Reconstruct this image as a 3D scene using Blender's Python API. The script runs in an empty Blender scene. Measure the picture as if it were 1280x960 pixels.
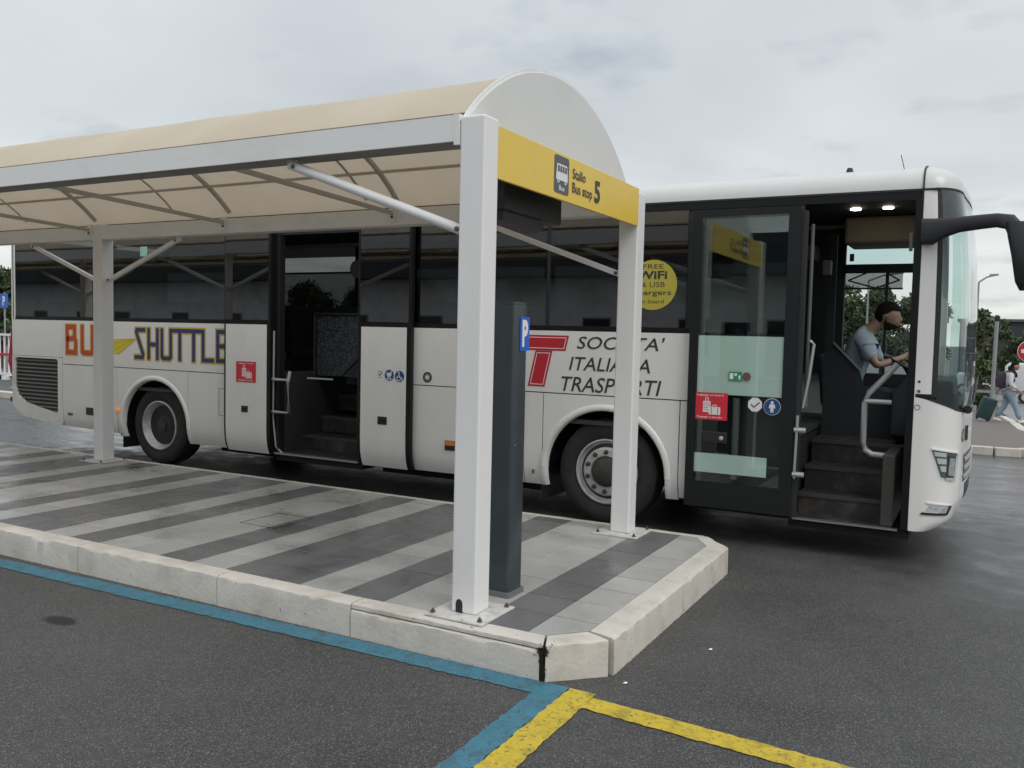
import bpy, bmesh, math, random
from mathutils import Vector, Matrix
import numpy as np
random.seed(4); RNG = np.random.RandomState(7)
scene = bpy.context.scene
COL = scene.collection
# ------------------------------------------------------------------ camera, world, sun, exposure
CAMH = 1.76
def cam_axes(yaw, pitch, roll):
    cy, sy, cp, sp = math.cos(yaw), math.sin(yaw), math.cos(pitch), math.sin(pitch)
    f = Vector((-sy*cp, cy*cp, sp)); r = Vector((cy, sy, 0)); u = r.cross(f)
    cr, sr = math.cos(roll), math.sin(roll)
    return r*cr+u*sr, u*cr-r*sr, f
cr_, cu_, cf_ = cam_axes(.4966, -.059, .0229)
cam_data = bpy.data.cameras.new('camera'); cam = bpy.data.objects.new('camera', cam_data); COL.objects.link(cam)
m3 = Matrix((cr_, cu_, -cf_)).transposed()
cam.matrix_world = Matrix.Translation((0, 0, CAMH)) @ m3.to_4x4()
cam_data.sensor_width = 36; cam_data.lens = 1084.41/1280*36; cam_data.clip_end = 3000; cam_data.clip_start = .05
scene.camera = cam
scene.view_settings.view_transform = 'Standard'; scene.view_settings.look = 'None'
scene.view_settings.exposure = 0.12; scene.view_settings.gamma = 1

SUN_EL, SUN_AZ = math.radians(48), math.radians(118)      # azimuth clockwise from +y (away from camera)
world = bpy.data.worlds.new('World'); scene.world = world; world.use_nodes = True
nt = world.node_tree; N = nt.nodes; L = nt.links
for n in list(N): N.remove(n)
def wn(t, **k):
    n = N.new(t)
    for a, b in k.items(): setattr(n, a, b)
    return n
out = wn('ShaderNodeOutputWorld'); bg = wn('ShaderNodeBackground'); bg2 = wn('ShaderNodeBackground'); add = wn('ShaderNodeAddShader')
sky = wn('ShaderNodeTexSky', sky_type='NISHITA', sun_disc=False, sun_elevation=SUN_EL, sun_rotation=SUN_AZ, air_density=1.0, dust_density=4.0)
L.new(sky.outputs[0], bg.inputs[0]); bg.inputs[1].default_value = .012
tc = wn('ShaderNodeTexCoord'); sep = wn('ShaderNodeSeparateXYZ'); L.new(tc.outputs['Generated'], sep.inputs[0])
# overcast cloud deck: direction projected on a flat layer, slow large masses and thin wisps
den = wn('ShaderNodeMath', operation='MAXIMUM'); L.new(sep.outputs[2], den.inputs[0]); den.inputs[1].default_value = 0.0
den2 = wn('ShaderNodeMath', operation='ADD'); L.new(den.outputs[0], den2.inputs[0]); den2.inputs[1].default_value = .16
dx = wn('ShaderNodeMath', operation='DIVIDE'); L.new(sep.outputs[0], dx.inputs[0]); L.new(den2.outputs[0], dx.inputs[1])
dy = wn('ShaderNodeMath', operation='DIVIDE'); L.new(sep.outputs[1], dy.inputs[0]); L.new(den2.outputs[0], dy.inputs[1])
cmb = wn('ShaderNodeCombineXYZ'); L.new(dx.outputs[0], cmb.inputs[0]); L.new(dy.outputs[0], cmb.inputs[1])
no1 = wn('ShaderNodeTexNoise'); no1.inputs['Scale'].default_value = .75; no1.inputs['Detail'].default_value = 4.5; no1.inputs['Roughness'].default_value = .5
no1.inputs['Distortion'].default_value = .3
L.new(cmb.outputs[0], no1.inputs['Vector'])
ramp = wn('ShaderNodeValToRGB'); L.new(no1.outputs[0], ramp.inputs[0])
ramp.color_ramp.elements[0].position = .30; ramp.color_ramp.elements[0].color = (.475, .50, .53, 1)
ramp.color_ramp.elements[1].position = .62; ramp.color_ramp.elements[1].color = (.65, .685, .705, 1)
e = ramp.color_ramp.elements.new(.45); e.color = (.56, .595, .625, 1)
# darker wisps here and there
no2 = wn('ShaderNodeTexNoise'); no2.inputs['Scale'].default_value = 1.9; no2.inputs['Detail'].default_value = 4; no2.inputs['Roughness'].default_value = .55
L.new(cmb.outputs[0], no2.inputs['Vector'])
r2 = wn('ShaderNodeValToRGB'); L.new(no2.outputs[0], r2.inputs[0])
r2.color_ramp.elements[0].position = .55; r2.color_ramp.elements[0].color = (1, 1, 1, 1)
r2.color_ramp.elements[1].position = .70; r2.color_ramp.elements[1].color = (.76, .785, .82, 1)
mulw = wn('ShaderNodeMixRGB', blend_type='MULTIPLY'); mulw.inputs[0].default_value = 1
L.new(ramp.outputs[0], mulw.inputs[1]); L.new(r2.outputs[0], mulw.inputs[2])
# brighter, creamier band low down, brighter zenith (standard overcast sky)
hr = wn('ShaderNodeValToRGB'); L.new(sep.outputs[2], hr.inputs[0])
hr.color_ramp.elements[0].position = 0.0; hr.color_ramp.elements[0].color = (1.30, 1.26, 1.16, 1)
hr.color_ramp.elements[1].position = 1.0; hr.color_ramp.elements[1].color = (1.75, 1.75, 1.75, 1)
for p, c in ((.10, (1.22, 1.19, 1.13, 1)), (.2, (1.03, 1.03, 1.02, 1)), (.40, (1.0, 1.0, 1.0, 1)), (.6, (1.3, 1.3, 1.3, 1))):
    e = hr.color_ramp.elements.new(p); e.color = c
mul2 = wn('ShaderNodeMixRGB', blend_type='MULTIPLY'); mul2.inputs[0].default_value = 1
L.new(mulw.outputs[0], mul2.inputs[1]); L.new(hr.outputs[0], mul2.inputs[2])
L.new(mul2.outputs[0], bg2.inputs[0]); bg2.inputs[1].default_value = .96
L.new(bg.outputs[0], add.inputs[0]); L.new(bg2.outputs[0], add.inputs[1]); L.new(add.outputs[0], out.inputs[0])

sun_data = bpy.data.lights.new('sun', 'SUN'); sun = bpy.data.objects.new('sun', sun_data); COL.objects.link(sun)
sun_data.energy = 1.0; sun_data.angle = math.radians(35); sun_data.color = (1, .97, .93)
sd = Vector((math.sin(SUN_AZ)*math.cos(SUN_EL), math.cos(SUN_AZ)*math.cos(SUN_EL), math.sin(SUN_EL)))
sun.rotation_euler = sd.to_track_quat('Z', 'Y').to_euler(); sun.location = (10, -10, 20)

# ------------------------------------------------------------------ materials
def new_mat(name):
    m = bpy.data.materials.new(name); m.use_nodes = True
    return m, m.node_tree.nodes, m.node_tree.links, m.node_tree.nodes['Principled BSDF']
def mat(name, col, rough=.5, metal=0, var=.12, vscale=3., detail=6, bump=0, bscale=60, rvar=0, spec=.5, coat=0, dirt=None, dscale=2., damt=.5, stretch=(1, 1, 1), chips=None):
    m, n, l, p = new_mat(name)
    geo = n.new('ShaderNodeNewGeometry')
    mp = n.new('ShaderNodeMapping'); mp.inputs['Scale'].default_value = stretch
    l.new(geo.outputs['Position'], mp.inputs[0])
    nz = n.new('ShaderNodeTexNoise'); nz.inputs['Scale'].default_value = vscale; nz.inputs['Detail'].default_value = detail
    l.new(mp.outputs[0], nz.inputs['Vector'])
    mx = n.new('ShaderNodeMixRGB'); l.new(nz.outputs[0], mx.inputs[0])
    mx.inputs[1].default_value = (*[c*(1-var) for c in col], 1); mx.inputs[2].default_value = (*[min(1, c*(1+var)) for c in col], 1)
    src = mx.outputs[0]
    if dirt:
        n2 = n.new('ShaderNodeTexNoise'); n2.inputs['Scale'].default_value = dscale; n2.inputs['Detail'].default_value = 9; n2.inputs['Roughness'].default_value = .65
        l.new(mp.outputs[0], n2.inputs['Vector'])
        rr = n.new('ShaderNodeMapRange'); rr.inputs[1].default_value = .48; rr.inputs[2].default_value = .72; rr.inputs[3].default_value = 0; rr.inputs[4].default_value = damt
        l.new(n2.outputs[0], rr.inputs[0])
        m2 = n.new('ShaderNodeMixRGB'); l.new(rr.outputs[0], m2.inputs[0]); l.new(src, m2.inputs[1]); m2.inputs[2].default_value = (*dirt, 1)
        src = m2.outputs[0]
    if chips:       # (colour, scale, threshold, amount): small sharp-edged scuffs and specks
        n4 = n.new('ShaderNodeTexNoise'); n4.inputs['Scale'].default_value = chips[1]; n4.inputs['Detail'].default_value = 5; n4.inputs['Roughness'].default_value = .7
        l.new(geo.outputs['Position'], n4.inputs['Vector'])
        r4 = n.new('ShaderNodeMapRange'); r4.inputs[1].default_value = chips[2]; r4.inputs[2].default_value = chips[2]+.03; r4.inputs[3].default_value = 0; r4.inputs[4].default_value = chips[3]
        l.new(n4.outputs[0], r4.inputs[0])
        m4 = n.new('ShaderNodeMixRGB'); l.new(r4.outputs[0], m4.inputs[0]); l.new(src, m4.inputs[1]); m4.inputs[2].default_value = (*chips[0], 1); src = m4.outputs[0]
    l.new(src, p.inputs['Base Color'])
    p.inputs['Roughness'].default_value = rough; p.inputs['Metallic'].default_value = metal
    p.inputs['Specular IOR Level'].default_value = spec
    if coat: p.inputs['Coat Weight'].default_value = coat; p.inputs['Coat Roughness'].default_value = .08
    if rvar:
        r3 = n.new('ShaderNodeMapRange'); r3.inputs[1].default_value = .3; r3.inputs[2].default_value = .7
        r3.inputs[3].default_value = rough-rvar; r3.inputs[4].default_value = rough+rvar
        l.new(nz.outputs[0], r3.inputs[0]); l.new(r3.outputs[0], p.inputs['Roughness'])
    if bump:
        nb = n.new('ShaderNodeTexNoise'); nb.inputs['Scale'].default_value = bscale; nb.inputs['Detail'].default_value = 4
        l.new(mp.outputs[0], nb.inputs['Vector'])
        bp = n.new('ShaderNodeBump'); bp.inputs['Strength'].default_value = bump; bp.inputs['Distance'].default_value = .01
        l.new(nb.outputs[0], bp.inputs['Height']); l.new(bp.outputs[0], p.inputs['Normal'])
    return m
def glass(name, tint, refl=1.55, rough=0.0, gcol=(1, 1, 1)):
    m = bpy.data.materials.new(name); m.use_nodes = True; n = m.node_tree.nodes; l = m.node_tree.links
    for x in list(n): n.remove(x)
    o = n.new('ShaderNodeOutputMaterial'); t = n.new('ShaderNodeBsdfTransparent'); g = n.new('ShaderNodeBsdfGlossy'); mx = n.new('ShaderNodeMixShader')
    fr = n.new('ShaderNodeFresnel'); fr.inputs[0].default_value = refl
    t.inputs[0].default_value = (*tint, 1); g.inputs[0].default_value = (*gcol, 1); g.inputs['Roughness'].default_value = rough
    geo = n.new('ShaderNodeNewGeometry')      # front and back faces reflect alike
    io = n.new('ShaderNodeMapRange'); io.inputs[3].default_value = refl; io.inputs[4].default_value = 1/refl; l.new(geo.outputs['Backfacing'], io.inputs[0]); l.new(io.outputs[0], fr.inputs[0])
    l.new(fr.outputs[0], mx.inputs[0]); l.new(t.outputs[0], mx.inputs[1]); l.new(g.outputs[0], mx.inputs[2]); l.new(mx.outputs[0], o.inputs[0])
    return m
def emit(name, col, s):
    m, n, l, p = new_mat(name); p.inputs['Base Color'].default_value = (*col, 1)
    p.inputs['Emission Color'].default_value = (*col, 1); p.inputs['Emission Strength'].default_value = s
    return m
M = {}
M['white_paint'] = mat('white post paint', (.80, .795, .785), .38, chips=((.42, .38, .33), 16, .715, .7), var=.03, vscale=2, dirt=(.50, .49, .46), dscale=1.6, damt=.22, stretch=(1, 1, .35), bump=.05, bscale=25)
M['beam_paint'] = mat('white beam paint', (.80, .80, .785), .45, var=.04, dirt=(.45, .43, .39), dscale=3, damt=.3, stretch=(.4, 1, 1))
M['bus_white'] = mat('white bus paint', (.83, .82, .79), .28, var=.02, vscale=1, coat=.45, dirt=(.52, .49, .44), dscale=3.2, damt=.18, stretch=(1, 1, .12), bump=.10, bscale=2.2, chips=((.35, .32, .28), 22, .72, .5))
M['bus_roof'] = mat('white bus roof', (.62, .62, .61), .35, var=.02, coat=.3, dirt=(.55, .54, .5), dscale=2, damt=.25)
M['seam'] = mat('black rubber seam', (.02, .02, .022), .6, var=.2)
M['black_frame'] = mat('black window band', (.008, .008, .009), .4, var=.15, spec=.3)
M['door_frame'] = mat('dark grey door frame', (.013, .014, .015), .45, var=.1, spec=.3)
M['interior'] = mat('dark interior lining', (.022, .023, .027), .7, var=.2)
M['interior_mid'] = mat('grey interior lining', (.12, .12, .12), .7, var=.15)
M['step'] = mat('dark rubber step', (.022, .020, .019), .55, var=.25, vscale=8, dirt=(.14, .12, .1), damt=.5, dscale=5)
M['floor_in'] = mat('bus floor', (.05, .05, .05), .6)
M['metal'] = mat('dull aluminium', (.5, .5, .5), .35, metal=.9, var=.1)
M['rail'] = mat('grey handrail', (.42, .42, .42), .4, metal=.3, var=.05)
M['rim'] = mat('silver wheel rim', (.56, .56, .55), .45, metal=.25, var=.15, vscale=12, dirt=(.10, .09, .08), damt=.5, dscale=7)
M['rim_dark'] = mat('dark wheel centre', (.04, .038, .036), .6, var=.3, vscale=10, dirt=(.12, .1, .08), damt=.4, dscale=12)
M['tyre'] = mat('tyre rubber', (.022, .022, .023), .75, var=.3, vscale=5, dirt=(.06, .055, .05), damt=.5, dscale=4, bump=.3, bscale=40)
M['plastic'] = mat('black plastic', (.02, .02, .023), .45, var=.15, bump=.1, bscale=200)
M['under'] = mat('bus underside', (.012, .012, .012), .9)
M['seat'] = mat('dark seat fabric', (.04, .045, .06), .9, var=.3, vscale=30)
M['amber'] = mat('amber lens', (.8, .22, .03), .25, var=.1, coat=.5)
M['amber2'] = emit('lit amber lens', (.9, .28, .04), .25)
M['red_lens'] = mat('red lens', (.45, .02, .03), .2, var=.1, coat=.6)
M['clear_lens'] = mat('chromed lamp', (.72, .74, .75), .25, metal=.35, var=.30, vscale=28, bump=.5, bscale=50, dirt=(.2, .2, .2), damt=.7, dscale=22)
M['lens_glass'] = glass('lamp cover glass', (.9, .92, .92), 1.5)
M['tint'] = glass('dark tinted side glass', (.30, .31, .31), 2.05)
M['tint_far'] = glass('tinted far side glass', (.30, .32, .325), 1.4)
M['clear'] = glass('clear driver glass', (.94, .97, .96), 1.4)
M['shield'] = glass('greenish windscreen', (.85, .92, .91), 1.55)
M['door_glass'] = glass('greenish door glass', (.88, .935, .915), 1.55)
M['red'] = mat('red print', (.55, .02, .035), .4, var=.05)
M['red_sticker'] = mat('red sticker', (.66, .03, .05), .4, var=.05)
M['red_bus'] = mat('orange red lettering', (.55, .07, .02), .4, var=.05)
M['navy'] = mat('navy lettering', (.03, .045, .17), .4, var=.05)
M['yellow_edge'] = mat('yellow lettering edge', (.62, .46, .05), .4, var=.05)
M['yellow_arrow'] = mat('yellow arrow', (.72, .62, .03), .4, var=.04)
M['white_print'] = mat('white print', (.78, .78, .78), .45, var=.03)
M['text_dark'] = mat('charcoal print', (.045, .042, .05), .5, var=.05)
M['blue_print'] = mat('blue sticker', (.02, .07, .22), .4, var=.05)
M['green_print'] = mat('green sticker', (.02, .27, .12), .4, var=.05)
M['sign_yellow'] = mat('yellow sign face', (.80, .56, .08), .38, var=.05, vscale=1.2, dirt=(.62, .42, .06), damt=.35, dscale=2)
M['badge_yellow'] = mat('yellow round sticker', (.52, .44, .06), .5, var=.05)
M['sign_grey'] = mat('grey pictogram field', (.10, .10, .115), .5, var=.05)
M['sign_blue'] = mat('blue parking plate', (.02, .12, .55), .35, var=.05)
M['machine'] = mat('dark blue grey metal', (.040, .050, .058), .33, var=.12, vscale=2, dirt=(.07, .08, .09), damt=.3, dscale=4, coat=.2)
M['gable'] = mat('white gable sheet', (.66, .665, .65), .5, var=.03, vscale=1.5, dirt=(.5, .5, .47), damt=.3, dscale=1.2)
M['steel_dark'] = mat('rusty bolt', (.16, .13, .1), .5, metal=.6, var=.3, vscale=80)
M['plate'] = mat('painted base plate', (.62, .61, .58), .5, var=.08, vscale=20, dirt=(.2, .17, .14), damt=.7, dscale=14)

def fabric():
    m, n, l, p = new_mat('beige canopy fabric')
    geo = n.new('ShaderNodeNewGeometry'); nz = n.new('ShaderNodeTexNoise'); nz.inputs['Scale'].default_value = 1.3; nz.inputs['Detail'].default_value = 6
    mp = n.new('ShaderNodeMapping'); mp.inputs['Scale'].default_value = (1, .5, .5); l.new(geo.outputs['Position'], mp.inputs[0]); l.new(mp.outputs[0], nz.inputs['Vector'])
    r = n.new('ShaderNodeValToRGB'); l.new(nz.outputs[0], r.inputs[0])
    r.color_ramp.elements[0].position = .3; r.color_ramp.elements[0].color = (.71, .63, .50, 1)
    r.color_ramp.elements[1].position = .65; r.color_ramp.elements[1].color = (.81, .745, .62, 1)
    l.new(r.outputs[0], p.inputs['Base Color']); p.inputs['Roughness'].default_value = .7
    t = n.new('ShaderNodeBsdfTranslucent'); t.inputs[0].default_value = (.93, .865, .775, 1)
    mx = n.new('ShaderNodeMixShader'); mx.inputs[0].default_value = .48
    o = n['Material Output']; l.new(p.outputs[0], mx.inputs[1]); l.new(t.outputs[0], mx.inputs[2]); l.new(mx.outputs[0], o.inputs[0])
    return m
M['fabric'] = fabric()
M['rib'] = mat('brown grey rib', (.46, .425, .37), .6, var=.1)

def asphalt():
    m, n, l, p = new_mat('wet asphalt')
    geo = n.new('ShaderNodeNewGeometry')
    def noise(s, d=5, r=.55, st=(1, 1, 1)):
        mp = n.new('ShaderNodeMapping'); mp.inputs['Scale'].default_value = st; l.new(geo.outputs['Position'], mp.inputs[0])
        z = n.new('ShaderNodeTexNoise'); z.inputs['Scale'].default_value = s; z.inputs['Detail'].default_value = d; z.inputs['Roughness'].default_value = r
        l.new(mp.outputs[0], z.inputs['Vector']); return z.outputs[0]
    def rng(src, a, b, c, d):
        r = n.new('ShaderNodeMapRange'); r.inputs[1].default_value = a; r.inputs[2].default_value = b; r.inputs[3].default_value = c; r.inputs[4].default_value = d
        l.new(src, r.inputs[0]); return r.outputs[0]
    def mixc(f, a, b, bt='MIX'):
        x = n.new('ShaderNodeMixRGB'); x.blend_type = bt
        (l.new(f, x.inputs[0]) if not isinstance(f, float) else setattr(x.inputs[0], 'default_value', f))
        for i, v in ((1, a), (2, b)):
            (l.new(v, x.inputs[i]) if not isinstance(v, tuple) else setattr(x.inputs[i], 'default_value', (*v, 1)))
        return x.outputs[0]
    big = noise(.55, 5); med = noise(3.5, 6)
    base = mixc(rng(big, .35, .65, 0, 1), (.046, .045, .045), (.082, .080, .078))
    base = mixc(rng(med, .5, .75, 0, .5), base, (.09, .088, .085))
    # pale and dark chippings
    vor = n.new('ShaderNodeTexVoronoi'); vor.inputs['Scale'].default_value = 205; l.new(geo.outputs['Position'], vor.inputs['Vector'])
    sp = n.new('ShaderNodeSeparateColor'); l.new(vor.outputs['Color'], sp.inputs[0])
    chip = rng(sp.outputs[0], .80, .92, 0, .75)
    base = mixc(chip, base, (.23, .22, .205))
    chipd = rng(sp.outputs[1], .75, .85, 0, .7)
    base = mixc(chipd, base, (.02, .02, .021))
    # a few tar cracks
    # stains: one oily patch on the near lane
    sep = n.new('ShaderNodeSeparateXYZ'); l.new(geo.outputs['Position'], sep.inputs[0])
    def blob(cx, cy, rx, ry, soft=.5, amp=.35):
        vx = n.new('ShaderNodeMath'); vx.operation = 'SUBTRACT'; l.new(sep.outputs[0], vx.inputs[0]); vx.inputs[1].default_value = cx
        vy = n.new('ShaderNodeMath'); vy.operation = 'SUBTRACT'; l.new(sep.outputs[1], vy.inputs[0]); vy.inputs[1].default_value = cy
        c = n.new('ShaderNodeCombineXYZ')
        a = n.new('ShaderNodeMath'); a.operation = 'DIVIDE'; l.new(vx.outputs[0], a.inputs[0]); a.inputs[1].default_value = rx
        b = n.new('ShaderNodeMath'); b.operation = 'DIVIDE'; l.new(vy.outputs[0], b.inputs[0]); b.inputs[1].default_value = ry
        l.new(a.outputs[0], c.inputs[0]); l.new(b.outputs[0], c.inputs[1])
        le = n.new('ShaderNodeVectorMath'); le.operation = 'LENGTH'; l.new(c.outputs[0], le.inputs[0])
        ad = n.new('ShaderNodeMath'); ad.operation = 'MULTIPLY_ADD'; l.new(med, ad.inputs[0]); ad.inputs[1].default_value = amp*2; l.new(le.outputs['Value'], ad.inputs[2])
        return rng(ad.outputs[0], 1+amp, 1+amp-soft, 0, 1)
    st = blob(-4.72, 3.17, .15, .085, .35, .4)
    base = mixc(st, base, (.014, .014, .014))
    damp = blob(1.9, 7.9, 3.6, 2.2, .7, .45)
    damp2 = blob(-13.5, 9.2, 7.5, 2.9, .5, .5)
    damp3 = blob(-7, 12.6, 19, 6.2, .5, .3)      # wet lane behind the bus, its dark tone also painted in for shade
    mx = n.new('ShaderNodeMath'); mx.operation = 'MAXIMUM'; l.new(damp, mx.inputs[0]); l.new(damp2, mx.inputs[1])
    mx2 = n.new('ShaderNodeMath'); mx2.operation = 'MAXIMUM'; l.new(mx.outputs[0], mx2.inputs[0]); l.new(damp3, mx2.inputs[1]); mx = mx2
    wet = mx.outputs[0]
    base = mixc(wet, base, mixc(.75, base, (.040, .040, .041)))
    l.new(base, p.inputs['Base Color'])
    rough = n.new('ShaderNodeMixRGB'); l.new(wet, rough.inputs[0]); rough.inputs[1].default_value = (.62, .62, .62, 1)
    wr = rng(noise(2.2, 6, .6, (.5, 1.5, 1)), .34, .66, .14, .34); l.new(wr, rough.inputs[2])
    l.new(rough.outputs[0], p.inputs['Roughness']); p.inputs['Specular IOR Level'].default_value = .5
    nb = n.new('ShaderNodeBump'); nb.inputs['Distance'].default_value = .004
    inv = rng(wet, 0, 1, .9, .06); l.new(inv, nb.inputs['Strength'])
    h = n.new('ShaderNodeMath'); h.operation = 'ADD'; l.new(vor.outputs['Distance'], h.inputs[0]); l.new(noise(60, 4), h.inputs[1])
    l.new(h.outputs[0], nb.inputs['Height']); l.new(nb.outputs[0], p.inputs['Normal'])
    return m
M['asphalt'] = asphalt()

def tile_mat(name, c):
    m, n, l, p = new_mat(name)
    geo = n.new('ShaderNodeNewGeometry'); oi = n.new('ShaderNodeObjectInfo')
    z = n.new('ShaderNodeTexNoise'); z.inputs['Scale'].default_value = 1.7; z.inputs['Detail'].default_value = 7; z.inputs['Roughness'].default_value = .6; l.new(geo.outputs['Position'], z.inputs['Vector'])
    mr = n.new('ShaderNodeMapRange'); mr.inputs[1].default_value = .35; mr.inputs[2].default_value = .7; mr.inputs[3].default_value = 1.08; mr.inputs[4].default_value = .82; l.new(z.outputs[0], mr.inputs[0])
    m0 = n.new('ShaderNodeMapRange'); m0.inputs[3].default_value = .90; m0.inputs[4].default_value = 1.08; l.new(oi.outputs['Random'], m0.inputs[0])
    mu = n.new('ShaderNodeMath'); mu.operation = 'MULTIPLY'; l.new(mr.outputs[0], mu.inputs[0]); l.new(m0.outputs[0], mu.inputs[1])
    vm = n.new('ShaderNodeVectorMath'); vm.operation = 'SCALE'; vm.inputs[0].default_value = c; l.new(mu.outputs[0], vm.inputs['Scale'])
    # dried puddle stains
    z2 = n.new('ShaderNodeTexNoise'); z2.inputs['Scale'].default_value = 3.1; z2.inputs['Detail'].default_value = 8; l.new(geo.outputs['Position'], z2.inputs['Vector'])
    m3_ = n.new('ShaderNodeMapRange'); m3_.inputs[1].default_value = .60; m3_.inputs[2].default_value = .69; m3_.inputs[3].default_value = 0; m3_.inputs[4].default_value = .22; l.new(z2.outputs[0], m3_.inputs[0])
    mc = n.new('ShaderNodeMixRGB'); l.new(m3_.outputs[0], mc.inputs[0]); l.new(vm.outputs[0], mc.inputs[1]); mc.inputs[2].default_value = (c[0]*.45, c[1]*.43, c[2]*.42, 1)
    l.new(mc.outputs[0], p.inputs['Base Color'])
    r = n.new('ShaderNodeMapRange'); r.inputs[1].default_value = .4; r.inputs[2].default_value = .66; r.inputs[3].default_value = .5; r.inputs[4].default_value = .2; l.new(z2.outputs[0], r.inputs[0]); l.new(r.outputs[0], p.inputs['Roughness'])
    nb = n.new('ShaderNodeTexNoise'); nb.inputs['Scale'].default_value = 90; l.new(geo.outputs['Position'], nb.inputs['Vector'])
    bp = n.new('ShaderNodeBump'); bp.inputs['Strength'].default_value = .12; bp.inputs['Distance'].default_value = .005; l.new(nb.outputs[0], bp.inputs['Height']); l.new(bp.outputs[0], p.inputs['Normal'])
    return m
M['tile_light'] = tile_mat('light grey tile', (.40, .395, .375)); M['tile_dark'] = tile_mat('dark grey tile', (.145, .145, .147))
M['grout'] = mat('tile bedding', (.06, .057, .053), .85, var=.3, vscale=20)
M['kerb'] = mat('whitewashed kerb stone', (.60, .565, .505), .75, var=.14, vscale=4, bump=.32, bscale=45, dirt=(.20, .165, .12), damt=.34, dscale=3.5, chips=((.15, .125, .095), 17, .655, .65))
M['blue_line'] = mat('worn blue road paint', (.05, .19, .265), .62, var=.22, vscale=5, bump=.5, bscale=120, chips=((.075, .08, .08), 42, .565, .8), dirt=(.05, .07, .08), damt=.75, dscale=9)
M['yellow_line'] = mat('worn yellow road paint', (.58, .43, .035), .6, var=.16, vscale=5, bump=.5, bscale=120, chips=((.11, .10, .07), 42, .575, .75), dirt=(.14, .11, .03), damt=.7, dscale=11)
M['far_pave'] = mat('reddish far pavement', (.15, .128, .115), .7, var=.15, vscale=6, bump=.3, bscale=20)
M['road_pale'] = mat('pale wet far road', (.22, .22, .22), .4, var=.15)
M['leaf'] = mat('dark green leaf', (.055, .085, .032), .6, var=.45, vscale=1.2)
M['leaf_pale'] = mat('mid green leaf', (.085, .125, .05), .6, var=.4, vscale=1.5)
M['bark'] = mat('bark', (.09, .07, .055), .9, var=.3, vscale=6)
M['pole'] = mat('galvanised pole', (.32, .33, .33), .5, metal=.4, var=.1)
M['cloth_shirt'] = mat('light blue shirt', (.36, .43, .50), .85, var=.12, vscale=14, bump=.3, bscale=40)
M['skin'] = mat('skin', (.38, .225, .165), .5, var=.08, vscale=20)
M['hair'] = mat('black hair', (.014, .011, .009), .85, spec=.15, var=.3, vscale=60)
M['trousers'] = mat('dark trousers', (.02, .022, .03), .9)
M['jeans'] = mat('light blue jeans', (.26, .33, .40), .9, var=.15, vscale=10)
M['hoodie'] = mat('off white hoodie', (.60, .60, .62), .9, var=.1, vscale=12)
M['backpack'] = mat('dark plum backpack', (.045, .03, .045), .8)
M['suitcase'] = mat('dark teal suitcase', (.02, .055, .055), .4, coat=.3)
M['shoe'] = mat('white shoe', (.7, .7, .68), .6)
M['wall_pale'] = mat('pale render wall', (.75, .76, .77), .8, var=.08, vscale=.8, dirt=(.25, .25, .25), damt=.4, dscale=1)
M['wall_dark'] = mat('dark building wall', (.05, .055, .06), .8, var=.25, vscale=.7)
M['dark_glass'] = mat('dark window glass', (.03, .035, .04), .1, var=.2)
M['van_white'] = mat('white van paint', (.7, .7, .7), .35, coat=.3)
M['orange'] = mat('orange paint', (.75, .28, .03), .4)

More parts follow.
